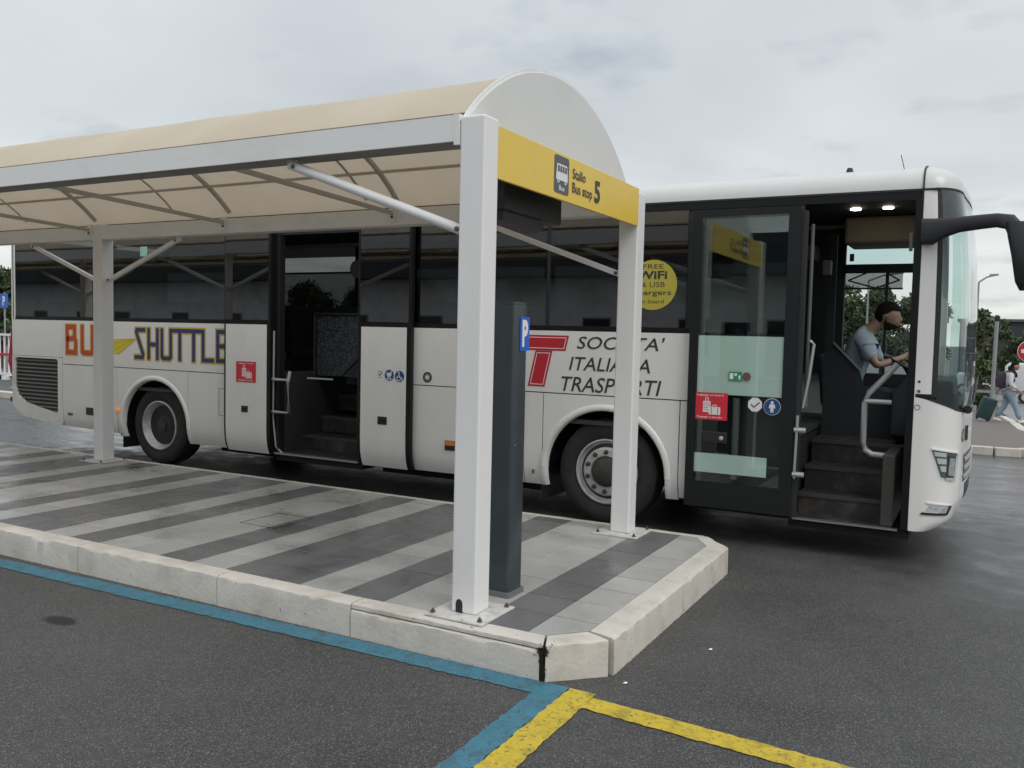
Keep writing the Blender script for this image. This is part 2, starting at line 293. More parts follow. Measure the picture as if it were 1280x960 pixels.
# ------------------------------------------------------------------ mesh helpers
WM = {}
class MB:
    def __init__(s): s.v = []; s.f = []
    def add(s, vs, fs):
        o = len(s.v); s.v += [tuple(p) for p in vs]; s.f += [tuple(i+o for i in f) for f in fs]; return s
    def box(s, x0, x1, y0, y1, z0, z1):
        return s.add([(x0,y0,z0),(x1,y0,z0),(x1,y1,z0),(x0,y1,z0),(x0,y0,z1),(x1,y0,z1),(x1,y1,z1),(x0,y1,z1)],
                     [(0,3,2,1),(4,5,6,7),(0,1,5,4),(1,2,6,5),(2,3,7,6),(3,0,4,7)])
    def bar(s, a, b, w, h, up=(0,0,1)):
        a = Vector(a); b = Vector(b); d = (b-a).normalized(); u = Vector(up); r = d.cross(u).normalized(); u = r.cross(d).normalized()
        vs = []
        for p in (a, b):
            for i, j in ((-1,-1),(1,-1),(1,1),(-1,1)): vs.append(p+r*(w/2*i)+u*(h/2*j))
        return s.add(vs, [(0,1,2,3),(7,6,5,4),(0,4,5,1),(1,5,6,2),(2,6,7,3),(3,7,4,0)])
    def tube(s, pts, r, n=10, caps=True):
        pts = [Vector(p) for p in pts]; k = len(pts); rs = r if isinstance(r, (list, tuple)) else [r]*k
        up = Vector((0,0,1)); vs = []
        for i, p in enumerate(pts):
            d = (pts[min(i+1,k-1)]-pts[max(i-1,0)]).normalized()
            a = d.cross(up if abs(d.z) < .95 else Vector((0,1,0))).normalized(); b = a.cross(d)
            for j in range(n):
                t = 2*math.pi*j/n; vs.append(p+(a*math.cos(t)+b*math.sin(t))*rs[i])
        fs = []
        for i in range(k-1):
            for j in range(n): fs.append((i*n+j, i*n+(j+1)%n, (i+1)*n+(j+1)%n, (i+1)*n+j))
        if caps: fs += [tuple(range(n-1,-1,-1)), tuple(range((k-1)*n, k*n))]
        return s.add(vs, fs)
    def lathe(s, prof, c, axis='y', n=40, closed=False):      # prof: (radius, along)
        vs = []; fs = []; k = len(prof)
        for (r, a) in prof:
            for j in range(n):
                t = 2*math.pi*j/n; u, w = r*math.cos(t), r*math.sin(t)
                vs.append((c[0]+u, c[1]+a, c[2]+w) if axis == 'y' else ((c[0]+u, c[1]+w, c[2]+a) if axis == 'z' else (c[0]+a, c[1]+u, c[2]+w)))
        for i in range(k-1 if not closed else k):
            for j in range(n):
                i2 = (i+1) % k
                fs.append((i*n+j, i*n+(j+1)%n, i2*n+(j+1)%n, i2*n+j))
        if not closed: fs += [tuple(range(n)), tuple((k-1)*n+j for j in range(n-1,-1,-1))]
        return s.add(vs, fs)
    def prism(s, pts, fn, d0, d1):            # pts 2d; fn(u,v,depth)->xyz
        n = len(pts); vs = [fn(u, v, d0) for u, v in pts]+[fn(u, v, d1) for u, v in pts]
        fs = [tuple(range(n)), tuple(range(2*n-1, n-1, -1))]+[(i, i+n, (i+1)%n+n, (i+1)%n) for i in range(n)]
        return s.add(vs, fs)
    def grid(s, fn, nu, nv):
        o = [fn(i/nu, j/nv) for i in range(nu+1) for j in range(nv+1)]
        return s.add(o, [(i*(nv+1)+j, (i+1)*(nv+1)+j, (i+1)*(nv+1)+j+1, i*(nv+1)+j+1) for i in range(nu) for j in range(nv)])
    def slab(s, fn, nu, nv, th):              # thick surface: fn(u,v)->(point, inward offset vector unit)
        A = []; B = []
        for i in range(nu+1):
            for j in range(nv+1):
                p, n = fn(i/nu, j/nv); A.append(tuple(p)); B.append(tuple(Vector(p)+Vector(n)*th))
        m = (nu+1)*(nv+1); q = lambda i, j: i*(nv+1)+j; fs = []
        for i in range(nu):
            for j in range(nv):
                fs.append((q(i,j), q(i+1,j), q(i+1,j+1), q(i,j+1))); fs.append(tuple(m+k for k in (q(i,j+1), q(i+1,j+1), q(i+1,j), q(i,j))))
        for i in range(nu): fs += [(q(i,0), m+q(i,0), m+q(i+1,0), q(i+1,0)), (q(i+1,nv), m+q(i+1,nv), m+q(i,nv), q(i,nv))]
        for j in range(nv): fs += [(q(0,j+1), m+q(0,j+1), m+q(0,j), q(0,j)), (q(nu,j), m+q(nu,j), m+q(nu,j+1), q(nu,j+1))]
        return s.add(A+B, fs)
def link(o, parent=None, world=None):
    COL.objects.link(o); o.matrix_world = world
    WM[o.name] = world
    if parent:
        o.parent = parent; o.matrix_parent_inverse = WM[parent.name].inverted()
        o.matrix_basis = world
    return o
def props(o, label=None, cat=None, group=None, kind=None):
    if label: o['label'] = label
    if cat: o['category'] = cat
    if group: o['group'] = group
    if kind: o['kind'] = kind
    return o
def build(name, mb, m, parent=None, bevel=0, smooth=None, seg=2, **k):
    me = bpy.data.meshes.new(name)
    v = np.array(mb.v, float); c = (v.min(0)+v.max(0))/2
    me.from_pydata([tuple(p) for p in v-c], [], mb.f)
    bm = bmesh.new(); bm.from_mesh(me); bmesh.ops.recalc_face_normals(bm, faces=bm.faces)
    if bevel:
        ed = [e for e in bm.edges if len(e.link_faces) == 2 and e.calc_face_angle(0) > .5]
        bmesh.ops.bevel(bm, geom=ed, offset=bevel, segments=seg, profile=.5, affect='EDGES', clamp_overlap=True)
    if smooth is not None:
        for f in bm.faces: f.smooth = True
        for e in bm.edges:
            if len(e.link_faces) == 2 and e.calc_face_angle(0) > smooth: e.smooth = False
    bm.to_mesh(me); bm.free()
    me.materials.append(M[m] if isinstance(m, str) else m)
    o = bpy.data.objects.new(name, me); link(o, parent, Matrix.Translation(c)); props(o, **k)
    return o
def thing(name, loc, label, cat, group=None):
    o = bpy.data.objects.new(name, None); o.empty_display_size = .2
    link(o, None, Matrix.Translation(loc)); return props(o, label, cat, group)
FL = lambda y0: (lambda u, v, d: (u, y0-d, v))          # near flank plane (faces the camera)
XP = lambda x0: (lambda u, v, d: (x0+d, u, v))          # plane facing +x
def flat(name, pts, fn, m, parent, d0=0, d1=.002, **k): return build(name, MB().prism(pts, fn, d0, d1), m, parent, **k)
def disc(cx, cy, rx, ry=None, n=28): return [(cx+rx*math.cos(2*math.pi*i/n), cy+(ry or rx)*math.sin(2*math.pi*i/n)) for i in range(n)]
def rrect(x0, y0, x1, y1, r, n=4):
    o = []
    for cx, cy, a in ((x1-r,y1-r,0),(x0+r,y1-r,90),(x0+r,y0+r,180),(x1-r,y0+r,270)):
        for i in range(n+1):
            t = math.radians(a+90*i/n); o.append((cx+r*math.cos(t), cy+r*math.sin(t)))
    return o
def text(name, s, box, fn, m, parent, shear=0, bold=0, d0=.002, d1=.004, spacing=1, **k):
    cu = bpy.data.curves.new('text', 'FONT'); cu.body = s; cu.size = 1; cu.shear = 0; cu.offset = bold; cu.resolution_u = 3; cu.space_character = spacing
    ob = bpy.data.objects.new('text', cu); COL.objects.link(ob)
    dg = bpy.context.evaluated_depsgraph_get(); me = bpy.data.meshes.new_from_object(ob.evaluated_get(dg))
    v = [tuple(p.co) for p in me.vertices]; f = [tuple(p.vertices) for p in me.polygons]
    bpy.data.objects.remove(ob); bpy.data.curves.remove(cu); bpy.data.meshes.remove(me)
    xs = [p[0]+shear*p[1] for p in v]; ys = [p[1] for p in v]
    x0, x1, y0, y1 = min(xs), max(xs), min(ys), max(ys)
    U = [(box[0]+(a-x0)/(x1-x0)*(box[1]-box[0]), box[2]+(b-y0)/(y1-y0)*(box[3]-box[2])) for a, b in zip(xs, ys)]
    mb = MB(); n = len(U); mb.add([fn(a, b, d1) for a, b in U], f)
    o = build(name, mb, m, parent, **k)
    return o
def ribbon(mb, pts, w, fn, d0, d1):               # flat stroke with mitred square ends along a 2d polyline
    P = [Vector(p) for p in pts]; Lp = []; Rp = []
    for i, p in enumerate(P):
        a = (p-P[i-1]).normalized() if i else None; b = (P[i+1]-p).normalized() if i < len(P)-1 else None
        if a is None: a = b; p = p-a*w/2
        elif b is None: b = a; p = p+a*w/2
        nrm = Vector((-(a+b).y, (a+b).x)); nrm = nrm.normalized() if nrm.length > 1e-6 else Vector((-a.y, a.x))
        s = 1/max(.5, nrm.dot(Vector((-a.y, a.x)))); Lp.append(p+nrm*w/2*s); Rp.append(p-nrm*w/2*s)
    for i in range(len(P)-1):
        q = [Lp[i], Lp[i+1], Rp[i+1], Rp[i]]
        mb.prism([tuple(x) for x in q], fn, d0, d1)
def leaf_cloud(mb, centre, rad, n, size, rs, flatten=1.0):
    c = np.array(centre); 
    for k in range(n):
        d = rs.normal(size=3); d /= np.linalg.norm(d); r = rs.uniform(.35, 1)**.6
        p = c+d*r*np.array(rad)*rs.uniform(.8, 1.15)
        a = rs.normal(size=3); a /= np.linalg.norm(a); b = np.cross(a, rs.normal(size=3)); b /= np.linalg.norm(b)
        s = size*rs.uniform(.6, 1.4)
        mb.add([tuple(p-a*s), tuple(p+b*s*.45), tuple(p+a*s), tuple(p-b*s*.45)], [(0,1,2,3)])

# ------------------------------------------------------------------ ground and roads
def gz(y): return 0.0 if y < 15.6 else -.045*(min(y, 45)-15.6)
g = MB()
ys = [-300, -40, -6, 3, 9, 15.6, 25, 45, 120, 800]; xs = [-800, -120, -30, 0, 30, 120, 800]
g.add([(x, y, gz(y)) for y in ys for x in xs], [(j*7+i, j*7+i+1, (j+1)*7+i+1, (j+1)*7+i) for j in range(len(ys)-1) for i in range(6)])
build('ground', g, 'asphalt', kind='structure', label='dark damp asphalt of the bus station lanes')
# painted lines, with ragged edges
def line_strip(name, pts, w, m, z, label):
    mb = MB(); P = [Vector((p[0], p[1])) for p in pts]; rs = np.random.RandomState(len(name))
    for i in range(len(P)-1):
        a, b = P[i], P[i+1]; d = (b-a).normalized(); nr = Vector((-d.y, d.x)); n = max(2, int((b-a).length/.03)); 
        rows = []
        for k in range(n+1):
            p = a+(b-a)*k/n; j1, j2 = rs.normal(0, .0035, 2)
            if k in (0, n): j1 = j2 = 0
            rows.append((p+nr*(w/2+j1), p-nr*(w/2+j2)))
        vs = []
        for q in rows: vs += [(q[0].x, q[0].y, z), (q[1].x, q[1].y, z)]
        mb.add(vs, [(2*k, 2*k+2, 2*k+3, 2*k+1) for k in range(n)])
    return build(name, mb, m, kind='structure', label=label)
line_strip('blue_line', [(-16, 3.55), (-1.80, 3.788)], .145, 'blue_line', .004, 'worn blue line along the near kerb of the platform')
line_strip('blue_line', [(-1.795, 3.862), (-1.795, 1.0)], .135, 'blue_line', .0043, 'worn blue line running towards the camera beside the yellow one')
line_strip('yellow_line', [(-1.655, 3.86), (-1.655, 1.0)], .143, 'yellow_line', .0046, 'yellow line running towards the camera beside the blue one')
line_strip('yellow_line', [(-1.583, 3.745), (6.0, 3.30)], .135, 'yellow_line', .005, 'yellow line leaving the blue corner to the right')

# ------------------------------------------------------------------ platform island
island = thing('boarding_platform', (-6, 5.2, 0), None, None); island['kind'] = 'structure'; island['label'] = 'raised tiled boarding platform under the canopy'
outer = [(-24, 3.83), (-1.88, 3.86), (-1.60, 4.13), (-1.60, 6.43), (-1.84, 6.70), (-24, 6.70)]
inner = [(-24, 3.975), (-1.93, 3.985), (-1.755, 4.17), (-1.755, 6.37), (-1.90, 6.60), (-24, 6.60)]
ZI = .196
core = MB().prism([(x, y) for x, y in inner], lambda u, v, d: (u, v, d), 0, ZI-.02)
build('platform_bed', core, 'grout', island)
TW = .3145; TY = .3105
pattern = ['L', 'D', 'L', 'L', 'D', 'L', 'D', 'D']      # from x=-2.03 leftwards the cycle reads D LL D L DD L
cyc = ['D', 'L', 'L', 'D', 'L', 'D', 'D', 'L']
def tile_mesh(w, h):
    mb = MB().box(-w/2, w/2, -h/2, h/2, -.022, 0); me = bpy.data.meshes.new('tile'); me.from_pydata(mb.v, [], mb.f)
    bm = bmesh.new(); bm.from_mesh(me); bmesh.ops.recalc_face_normals(bm, faces=bm.faces)
    bmesh.ops.bevel(bm, geom=[e for e in bm.edges if all(v.co.z > -.01 for v in e.verts)], offset=.0015, segments=1, affect='EDGES'); bm.to_mesh(me); bm.free(); return me
TM = {}
for c, mm in (('L', 'tile_light'), ('D', 'tile_dark')):
    me = tile_mesh(TW-.005, TY-.005); me.materials.append(M[mm]); TM[c] = me
rest = {'L': MB(), 'D': MB()}
def clip_poly(poly, a, b):        # keep the left side of a->b
    o = []
    for i in range(len(poly)):
        p, q = poly[i], poly[(i+1) % len(poly)]
        sp_ = (b[0]-a[0])*(p[1]-a[1])-(b[1]-a[1])*(p[0]-a[0]); sq = (b[0]-a[0])*(q[1]-a[1])-(b[1]-a[1])*(q[0]-a[0])
        if sp_ >= 0: o.append(p)
        if sp_*sq < 0: t = sp_/(sp_-sq); o.append((p[0]+(q[0]-p[0])*t, p[1]+(q[1]-p[1])*t))
    return o
count = 0
for i in range(-1, 70):
    c = 'L' if i < 0 else cyc[i % 8]
    xr = -2.03-TW*i if i >= 0 else -1.7555; xl = -2.03-TW*(i+1) if i >= 0 else -2.03
    for j in range(9):
        y0 = 3.98+TY*j; y1 = min(y0+TY, 6.60)
        if y1-y0 < .05: continue
        dz = random.gauss(0, .0007)
        full = i >= 0 and j < 8 and xr < -2.0
        if i > 24:
            rest[c].box(xl+.0025, xr-.0025, y0+.0025, y1-.0025, ZI-.022, ZI+dz); continue
        if full and i > 0:
            o = bpy.data.objects.new('tile', TM[c]); link(o, island, Matrix.Translation(((xl+xr)/2, (y0+y1)/2, ZI+dz)))
        else:
            poly = [(xl+.0025, y0+.0025), (xr-.0025, y0+.0025), (xr-.0025, y1-.0025), (xl+.0025, y1-.0025)]
            for k in range(5): 
                if inner[k][0] > -20 or inner[k+1][0] > -20: poly = clip_poly(poly, inner[k], inner[k+1])
            if len(poly) < 3: continue
            build('tile', MB().prism(poly, lambda u, v, d: (u, v, d), ZI-.022, ZI+dz), 'tile_light' if c == 'L' else 'tile_dark', island)
        count += 1
for c in 'LD': build('tile_strip', rest[c], 'tile_light' if c == 'L' else 'tile_dark', island, kind='stuff')
# inspection cover set in the tiles
mh = MB()
for a, b in (((-5.15, 5.0), (-5.15, 5.44)), ((-5.15, 5.44), (-4.78, 5.44)), ((-4.78, 5.44), (-4.78, 5.0)), ((-4.78, 5.0), (-5.15, 5.0))):
    mh.bar((*a, ZI+.0018), (*b, ZI+.0018), .006, .002)
build('cover_edge', mh, 'seam', island)
# kerb stones with chipped, uneven faces
def kerb(pts_out, pts_in, z0, z1, seed, m='kerb', amp=.0048, parent=island, lab=None):
    rs = np.random.RandomState(seed); n = max(2, int((Vector(pts_out[0])-Vector(pts_out[1])).length/.035)); rows = []
    a0, a1, b0, b1 = [Vector(p) for p in (*pts_out, *pts_in)]
    nz = np.convolve(rs.normal(0, amp, n+9), np.ones(3)/2, 'same'); nt = np.convolve(rs.normal(0, amp*.7, n+9), np.ones(3)/2, 'same')
    prof_n = 6; mb = MB(); vs = []
    for k in range(n+1):
        t = k/n; o = a0+(a1-a0)*t; i_ = b0+(b1-b0)*t; dv = (i_-o).normalized(); w = (i_-o).length
        e = .004+abs(nz[k])*.9
        pr = [(0+rs.normal(0, amp*.35), z0), (rs.normal(0, amp*.4), z0+(z1-z0)*.4), (rs.normal(0, amp*.3), z1-.03), (.001+e*.3, z1-e*1.5), (.008+e, z1-.002+nt[k]*.12), (w*.6, z1+nt[k]*.1), (w, z1), (w, z0)]
        for q, z in pr: p = o+dv*q; vs.append((p.x, p.y, z))
    q = 8
    fs = [(k*q+j, (k+1)*q+j, (k+1)*q+(j+1) % q, k*q+(j+1) % q) for k in range(n) for j in range(q)]+[tuple(range(q)), tuple(n*q+j for j in range(q-1, -1, -1))]
    mb.add(vs, fs); return build('kerb_stone', mb, m, parent, smooth=.6, **({'label': lab} if lab else {}))
def ky(x): return 3.83+(x+24)/(24-1.88)*.03
def kyi(x): return 3.975+(x+24)/(24-1.93)*.01
jx = [-24, -22.3, -20.9, -19.5, -18.1, -16.7, -15.3, -13.9, -12.5, -11.1, -9.7, -8.3, -6.9, -5.54, -4.17, -3.11]
for k in range(len(jx)-1): kerb(((jx[k]+.004, ky(jx[k])), (jx[k+1]-.004, ky(jx[k+1]))), ((jx[k]+.004, kyi(jx[k])), (jx[k+1]-.004, kyi(jx[k+1]))), -.05, ZI-.001, k)
kerb(((-3.105, 3.858), (-1.90, 3.861)), ((-3.105, 3.983), (-1.93, 3.984)), -.05, ZI-.036, 40, amp=.0055, lab='near kerb stone split along its top edge beside the corner')
kerb(((-3.105, 3.868), (-1.885, 3.872)), ((-3.105, 3.983), (-1.93, 3.984)), ZI-.030, ZI-.001, 41, amp=.003)
build('kerb_crack', MB().box(-3.1, -1.905, 3.878, 3.975, ZI-.037, ZI-.029), 'seam', island)
kerb(((-1.868, 3.868), (-1.622, 4.105)), ((-1.918, 3.988), (-1.762, 4.155)), -.05, ZI-.002, 42, amp=.0055, lab='chipped kerb stone cutting the near corner of the platform')
kerb(((-1.602, 4.13), (-1.60, 5.30)), ((-1.755, 4.17), (-1.755, 5.30)), -.05, ZI, 43)
kerb(((-1.60, 5.304), (-1.60, 6.40)), ((-1.755, 5.304), (-1.755, 6.365)), -.05, ZI, 44)
kerb(((-1.61, 6.435), (-1.83, 6.69)), ((-1.758, 6.372), (-1.90, 6.595)), -.05, ZI-.001, 45)
for k in range(14): kerb(((-1.86-1.5*k, 6.70), (-3.35-1.5*k, 6.70)), ((-1.90-1.5*k if k == 0 else -1.86-1.5*k, 6.602), (-3.35-1.5*k, 6.602)), -.05, ZI-.001, 60+k)
# moss and grit packed in the open joint at the corner
mo = MB(); rs = np.random.RandomState(3)
for k in range(700):
    z = rs.uniform(0, .19); p = (-1.884+rs.normal(0, .007+.012*(z > .13))+.006*math.sin(z*40), 3.860+rs.uniform(-.006, .09)*(1 if z > .17 else .15), z); s = rs.uniform(.003, .009)
    mo.add([(p[0]-s, p[1], p[2]), (p[0]+s, p[1]-s*.4, p[2]+s*.2), (p[0], p[1]-s*.5, p[2]+s), (p[0], p[1]+s, p[2])], [(0,1,2), (0,2,3), (1,3,2)])
M['moss'] = mat('dark moss', (.035, .035, .018), .95, var=.5, vscale=60); build('joint_moss', mo, 'moss', island, kind='stuff')
gr = MB()          # grit washed against the kerb foot and loose chippings
for k in range(2600):
    if k < 1500: x = rs.uniform(-8, -1.9); y = ky(x)-abs(rs.normal(0, .018))
    elif k < 2100: t = rs.uniform(4.1, 6.5); x = -1.6+abs(rs.normal(0, .025)); y = t
    elif k < 2350: x = -1.42+rs.normal(0, .1); y = 6.2+rs.normal(0, .12)
    else: x = rs.uniform(-6, 1.5); y = rs.uniform(2, 6)
    if x < -1.6 and y > ky(x)-.002: continue
    s = rs.uniform(.0015, .004)
    gr.add([(x-s, y-s, .001), (x+s, y-s*.5, .001), (x, y+s, .001), (x, y, s*1.6)], [(0,1,3), (1,2,3), (2,0,3)])
M['grit'] = mat('grit', (.16, .145, .125), .9, var=.5, vscale=90); build('grit', gr, 'grit', kind='stuff', label='loose grit along the foot of the platform kerb')

# ------------------------------------------------------------------ bus shelter canopy
PW = .155; YA, YB = 4.018, 6.351; XG = -2.53
sh = thing('bus_shelter', (-8, 5.26, 0), 'white steel bus shelter with a vaulted beige fabric roof over the tiled platform', 'shelter')
post_x = [-2.53, -8.83, -15.13, -21.43]
def post(x, y, big=False):
    sx = 1
    p = build('post', MB().box(x, x+PW, y, y+PW, ZI+.012, 2.915 if y < 5 else 2.86), 'white_paint', sh, bevel=.012, seg=3)
    cx, cy = x+PW/2, y+PW/2
    build('base_plate', MB().box(cx-.185, cx+.185, cy-.185, cy+.185, ZI+.001, ZI+.013), 'plate', p, bevel=.003)
    for i, j in ((-1,-1),(1,-1),(1,1),(-1,1)):
        b = MB().lathe([(.013, 0), (.014, .003), (.014, .012), (.008, .013), (.008, .022), (.005, .025)], (cx+i*.15, cy+j*.15, ZI+.013), 'z', 8)
        build('bolt', b, 'steel_dark', p)
    return p
for x in post_x:
    for y in (YA, YB):
        pp = post(x, y)
        if x == -2.53 and y == YA:     # drainage notch cut in the post foot
            pts = [(x+.052+.022*math.cos(t), ZI+.06+.03*math.sin(t)) for t in np.linspace(0, math.pi, 9)]+[(x+.03, ZI+.0135), (x+.074, ZI+.0135)]
            build('drain_notch', MB().prism(pts, FL(YA), -.01, .0015), 'seam', pp)
# long beams: a folded channel on the near side, plain box on the far side
nb_ = MB()
X0 = -24.0
def beam(name, y0, y1, z0, z1, lipdir, **k):
    mb = MB(); prof = [(y0, z0), (y1, z0), (y1, z0+.012), (y0+.012 if lipdir > 0 else y1-.012, z0+.012)]
    return mb
nb_.box(X0, XG-.006, YA-.004, YA+.012, 2.785, 2.925).box(X0, XG-.006, YA+.012, YA+.06, 2.913, 2.925).box(X0, XG-.006, YA+.123, YA+.135, 2.80, 2.85)
bo = build('roof_beam', nb_, 'beam_paint', sh, label='near white channel beam carrying the roof edge')
build('beam_soffit', MB().box(X0, XG-.006, YA+.014, YA+.20, 2.788, 2.798), mat('shade toned beam soffit', (.30, .285, .26), .7, var=.15, dirt=(.15, .13, .11), damt=.5), bo)  # darker plate added to paint the shade under the near beam
cap = MB().prism([(YA-.007, 2.765), (YA+.02, 2.765), (YA+.05, 2.785), (YA+.138, 2.785), (YA+.138, 2.928), (YA-.007, 2.928)], XP(XG-.006), -.03, .003)
build('beam_end', cap, 'beam_paint', sh)
fb = MB().box(X0, XG-.004, YB+.004, YB+.14, 2.692, 2.842); build('roof_beam', fb, 'beam_paint', sh, bevel=.006, label='far white box beam above the bus windows')
# sloping end rail between the end posts
build('end_rail', MB().box(XG+.03, XG+.11, YA+PW, YB, 2.64, 2.76), 'beam_paint', sh, bevel=.005)
ZC, RC, ZT = 3.405-1.675, 1.675, 3.405
YM = 5.262
PURY = 6.13
def arch(y, dz=0): return ZC+math.sqrt(max(0, RC*RC-(y-YM)**2))+dz
ribs = [-2.60-2.09*k for k in range(0, 11)]
for k, x in enumerate(ribs):
    if k:
        pts = [(x, 4.10+(6.42-4.10)*i/20) for i in range(21)]
        mb = MB()
        for i in range(20): mb.bar((x, pts[i][1], arch(pts[i][1], -.03)), (x, pts[i+1][1], arch(pts[i+1][1], -.03)), .032, .032, (1, 0, 0))
        build('roof_rib', mb, 'rib', sh, smooth=.6)
        build('tie_bar', MB().bar((x, 4.13, 2.885), (x, 6.36, 2.80), .024, .036), 'rib', sh)
        build('rib_foot', MB().box(x-.035, x+.035, YB-.012, YB+.004, 2.72, 2.86), 'beam_paint', sh, bevel=.004)
        build('bolt', MB().lathe([(.012, 0), (.012, -.012), (.006, -.018)], (x, YB-.012, 2.765), 'y', 8), 'steel_dark', sh)
for y in (PURY, 4.42): build('roof_purlin', MB().bar((X0, y, arch(y, -.04)), (XG, y, arch(y, -.04)), .022, .022), 'rib', sh)
# fabric: sags a little between the ribs and shows welded seams
def fab(u, v):
    x = X0+(XG-.004-X0)*u; y = 4.028+(6.50-4.028)*v
    ph = ((x+2.60)/2.09) % 1; s = math.sin(math.pi*ph)*math.sin(math.pi*v)
    w = .003*math.sin(x*7.3+v*5)*math.sin(math.pi*v)+.003*math.sin(x*2.9-v*9)
    n = Vector((0, (y-YM), arch(y)-ZC)).normalized()
    return Vector((x, y, arch(y)))-n*(.003*s)+n*w, -n
build('canopy_fabric', MB().slab(fab, 200, 26, .003), 'fabric', sh, smooth=1)
for x in (-5.03, -7.56, -10.1, -12.6):
    mb = MB(); 
    for i in range(20):
        a, b = 4.15+2.25*i/20, 4.15+2.25*(i+1)/20; mb.bar((x, a, arch(a, -.02)), (x, b, arch(b, -.02)), .004, .03, (1, 0, 0))
    build('fabric_seam', mb, mat('fabric weld', (.52, .46, .38), .8), sh)
mb = MB()
mb.bar((X0, YB+.13, 2.86), (XG, YB+.13, 2.86), .03, .02); mb.bar((X0, YA+.055, 2.94), (XG, YA+.055, 2.94), .02, .012)
build('fabric_edge', mb, mat('brown fabric edge', (.20, .16, .12), .8), sh)
# gable sheet with a thin rolled trim
gp = [(4.03, 2.70)]+[(4.03+(6.50-4.03)*i/36, arch(4.03+(6.50-4.03)*i/36, .012)) for i in range(37)]+[(6.50, 2.70)]
build('gable_panel', MB().prism(gp, XP(XG), 0, .02), 'gable', sh)
mb = MB()
for i in range(1, 37): mb.bar((XG+.006, gp[i][0], gp[i][1]+.004), (XG+.006, gp[i+1][0], gp[i+1][1]+.004), .04, .008, (1, 0, 0))
build('gable_trim', mb, 'beam_paint', sh, smooth=.5)
# knee braces
def brace(a, b, w, h, rnd=False):
    mb = MB().tube([a, b], w/2, 16) if rnd else MB().bar(a, b, w, h)
    o = build('knee_brace', mb, 'white_paint', sh, smooth=.6 if rnd else None, bevel=0 if rnd else .004)
    for p, q in ((a, b), (b, a)):
        d = (Vector(q)-Vector(p)).normalized(); c = Vector(p)+d*.035
        build('bolt', MB().lathe([(.014, 0), (.014, -.010), (.008, -.014)], (c.x, p[1]-w/2+.002, c.z), 'y', 10), 'steel_dark', o)
    build('bracket', MB().bar(Vector(b)+Vector((0, 0, -.02)), Vector(b)+Vector((0, 0, .035)), .07, .012, (0, 1, 0)), 'beam_paint', o)
    return o
for x in post_x:
    yc = YA+.075
    brace((x-.004, yc, 2.31), (x-1.26, yc, 2.755), .058, .058, True)
    brace((x-.004, YB+.075, 2.235), (x-1.20, YB+.075, 2.665), .042, .042)
    if x < -5:
        brace((x+PW+.004, yc, 2.31), (x+PW+1.26, yc, 2.755), .058, .058, True)
        brace((x+PW+.004, YB+.075, 2.235), (x+PW+1.15, YB+.075, 2.665), .042, .042)
# black box with a display hanging behind the gable
ds = thing('departure_display', (-2.72, 4.9, 2.65), 'black departure display hanging under the canopy behind the yellow stop sign', 'display')
build('display_case', MB().box(-2.72, -2.58, 4.62, 5.42, 2.50, 2.80), 'plastic', ds, bevel=.01)
build('lamp_housing', MB().prism([(4.64, 2.50), (5.16, 2.50), (5.20, 2.455), (5.10, 2.415), (4.64, 2.44)], XP(-2.72), 0, .12), 'plastic', ds)
build('hanger', MB().tube([(-2.69, 4.7, 2.8), (-2.69, 4.7, 3.2)], .02, 8), 'plastic', ds)
build('hanger', MB().tube([(-2.69, 5.2, 2.8), (-2.69, 5.2, 3.3)], .02, 8), 'plastic', ds)

# ------------------------------------------------------------------ stop sign
SX = -2.372
sg = thing('stop_sign', (SX, 5.2, 2.6), 'long yellow sign reading Stallo Bus stop 5 across the shelter end', 'sign')
build('sign_panel', MB().box(SX-.02, SX, 4.165, YB-.004, 2.598, 2.882), 'sign_yellow', sg, bevel=.002)
S = XP(SX)
pf = flat('pictogram', rrect(4.858, 2.635, 5.070, 2.866, .022), S, 'sign_grey', sg, 0, .0025)
mb = MB(); mb.prism(rrect(4.882, 2.715, 5.048, 2.757, .008), S, .003, .0045)
mb.prism([(4.886, 2.757), (5.046, 2.757), (5.036, 2.815), (4.892, 2.815)], S, .003, .0045)
for cx in (4.912, 5.018): mb.prism(disc(cx, 2.712, .016), S, .003, .0047)
build('bus_symbol', mb, 'white_print', pf)
mb = MB()
for k in range(4): mb.prism([(4.900+.035*k, 2.766), (4.928+.035*k, 2.766), (4.926+.035*k, 2.805), (4.902+.035*k, 2.805)], S, .0048, .0055)
for cx in (4.912, 5.018): mb.prism(disc(cx, 2.712, .006), S, .0049, .0056)
build('symbol_window', mb, 'sign_grey', pf)
text('symbol_caption', 'Bus', (4.925, 5.005, 2.654, 2.686), S, 'white_print', pf, bold=.015, d1=.004)
text('lettering', 'Stallo', (5.125, 5.330, 2.758, 2.823), S, 'text_dark', sg, bold=.008)
text('lettering', 'Bus stop', (5.125, 5.445, 2.648, 2.735), S, 'text_dark', sg, bold=.008)
text('lettering', '5', (5.485, 5.580, 2.655, 2.805), S, 'text_dark', sg, bold=.03)
build('sign_bracket', MB().box(SX-.05, SX-.02, 4.172, 4.21, 2.62, 2.90), 'beam_paint', sg)

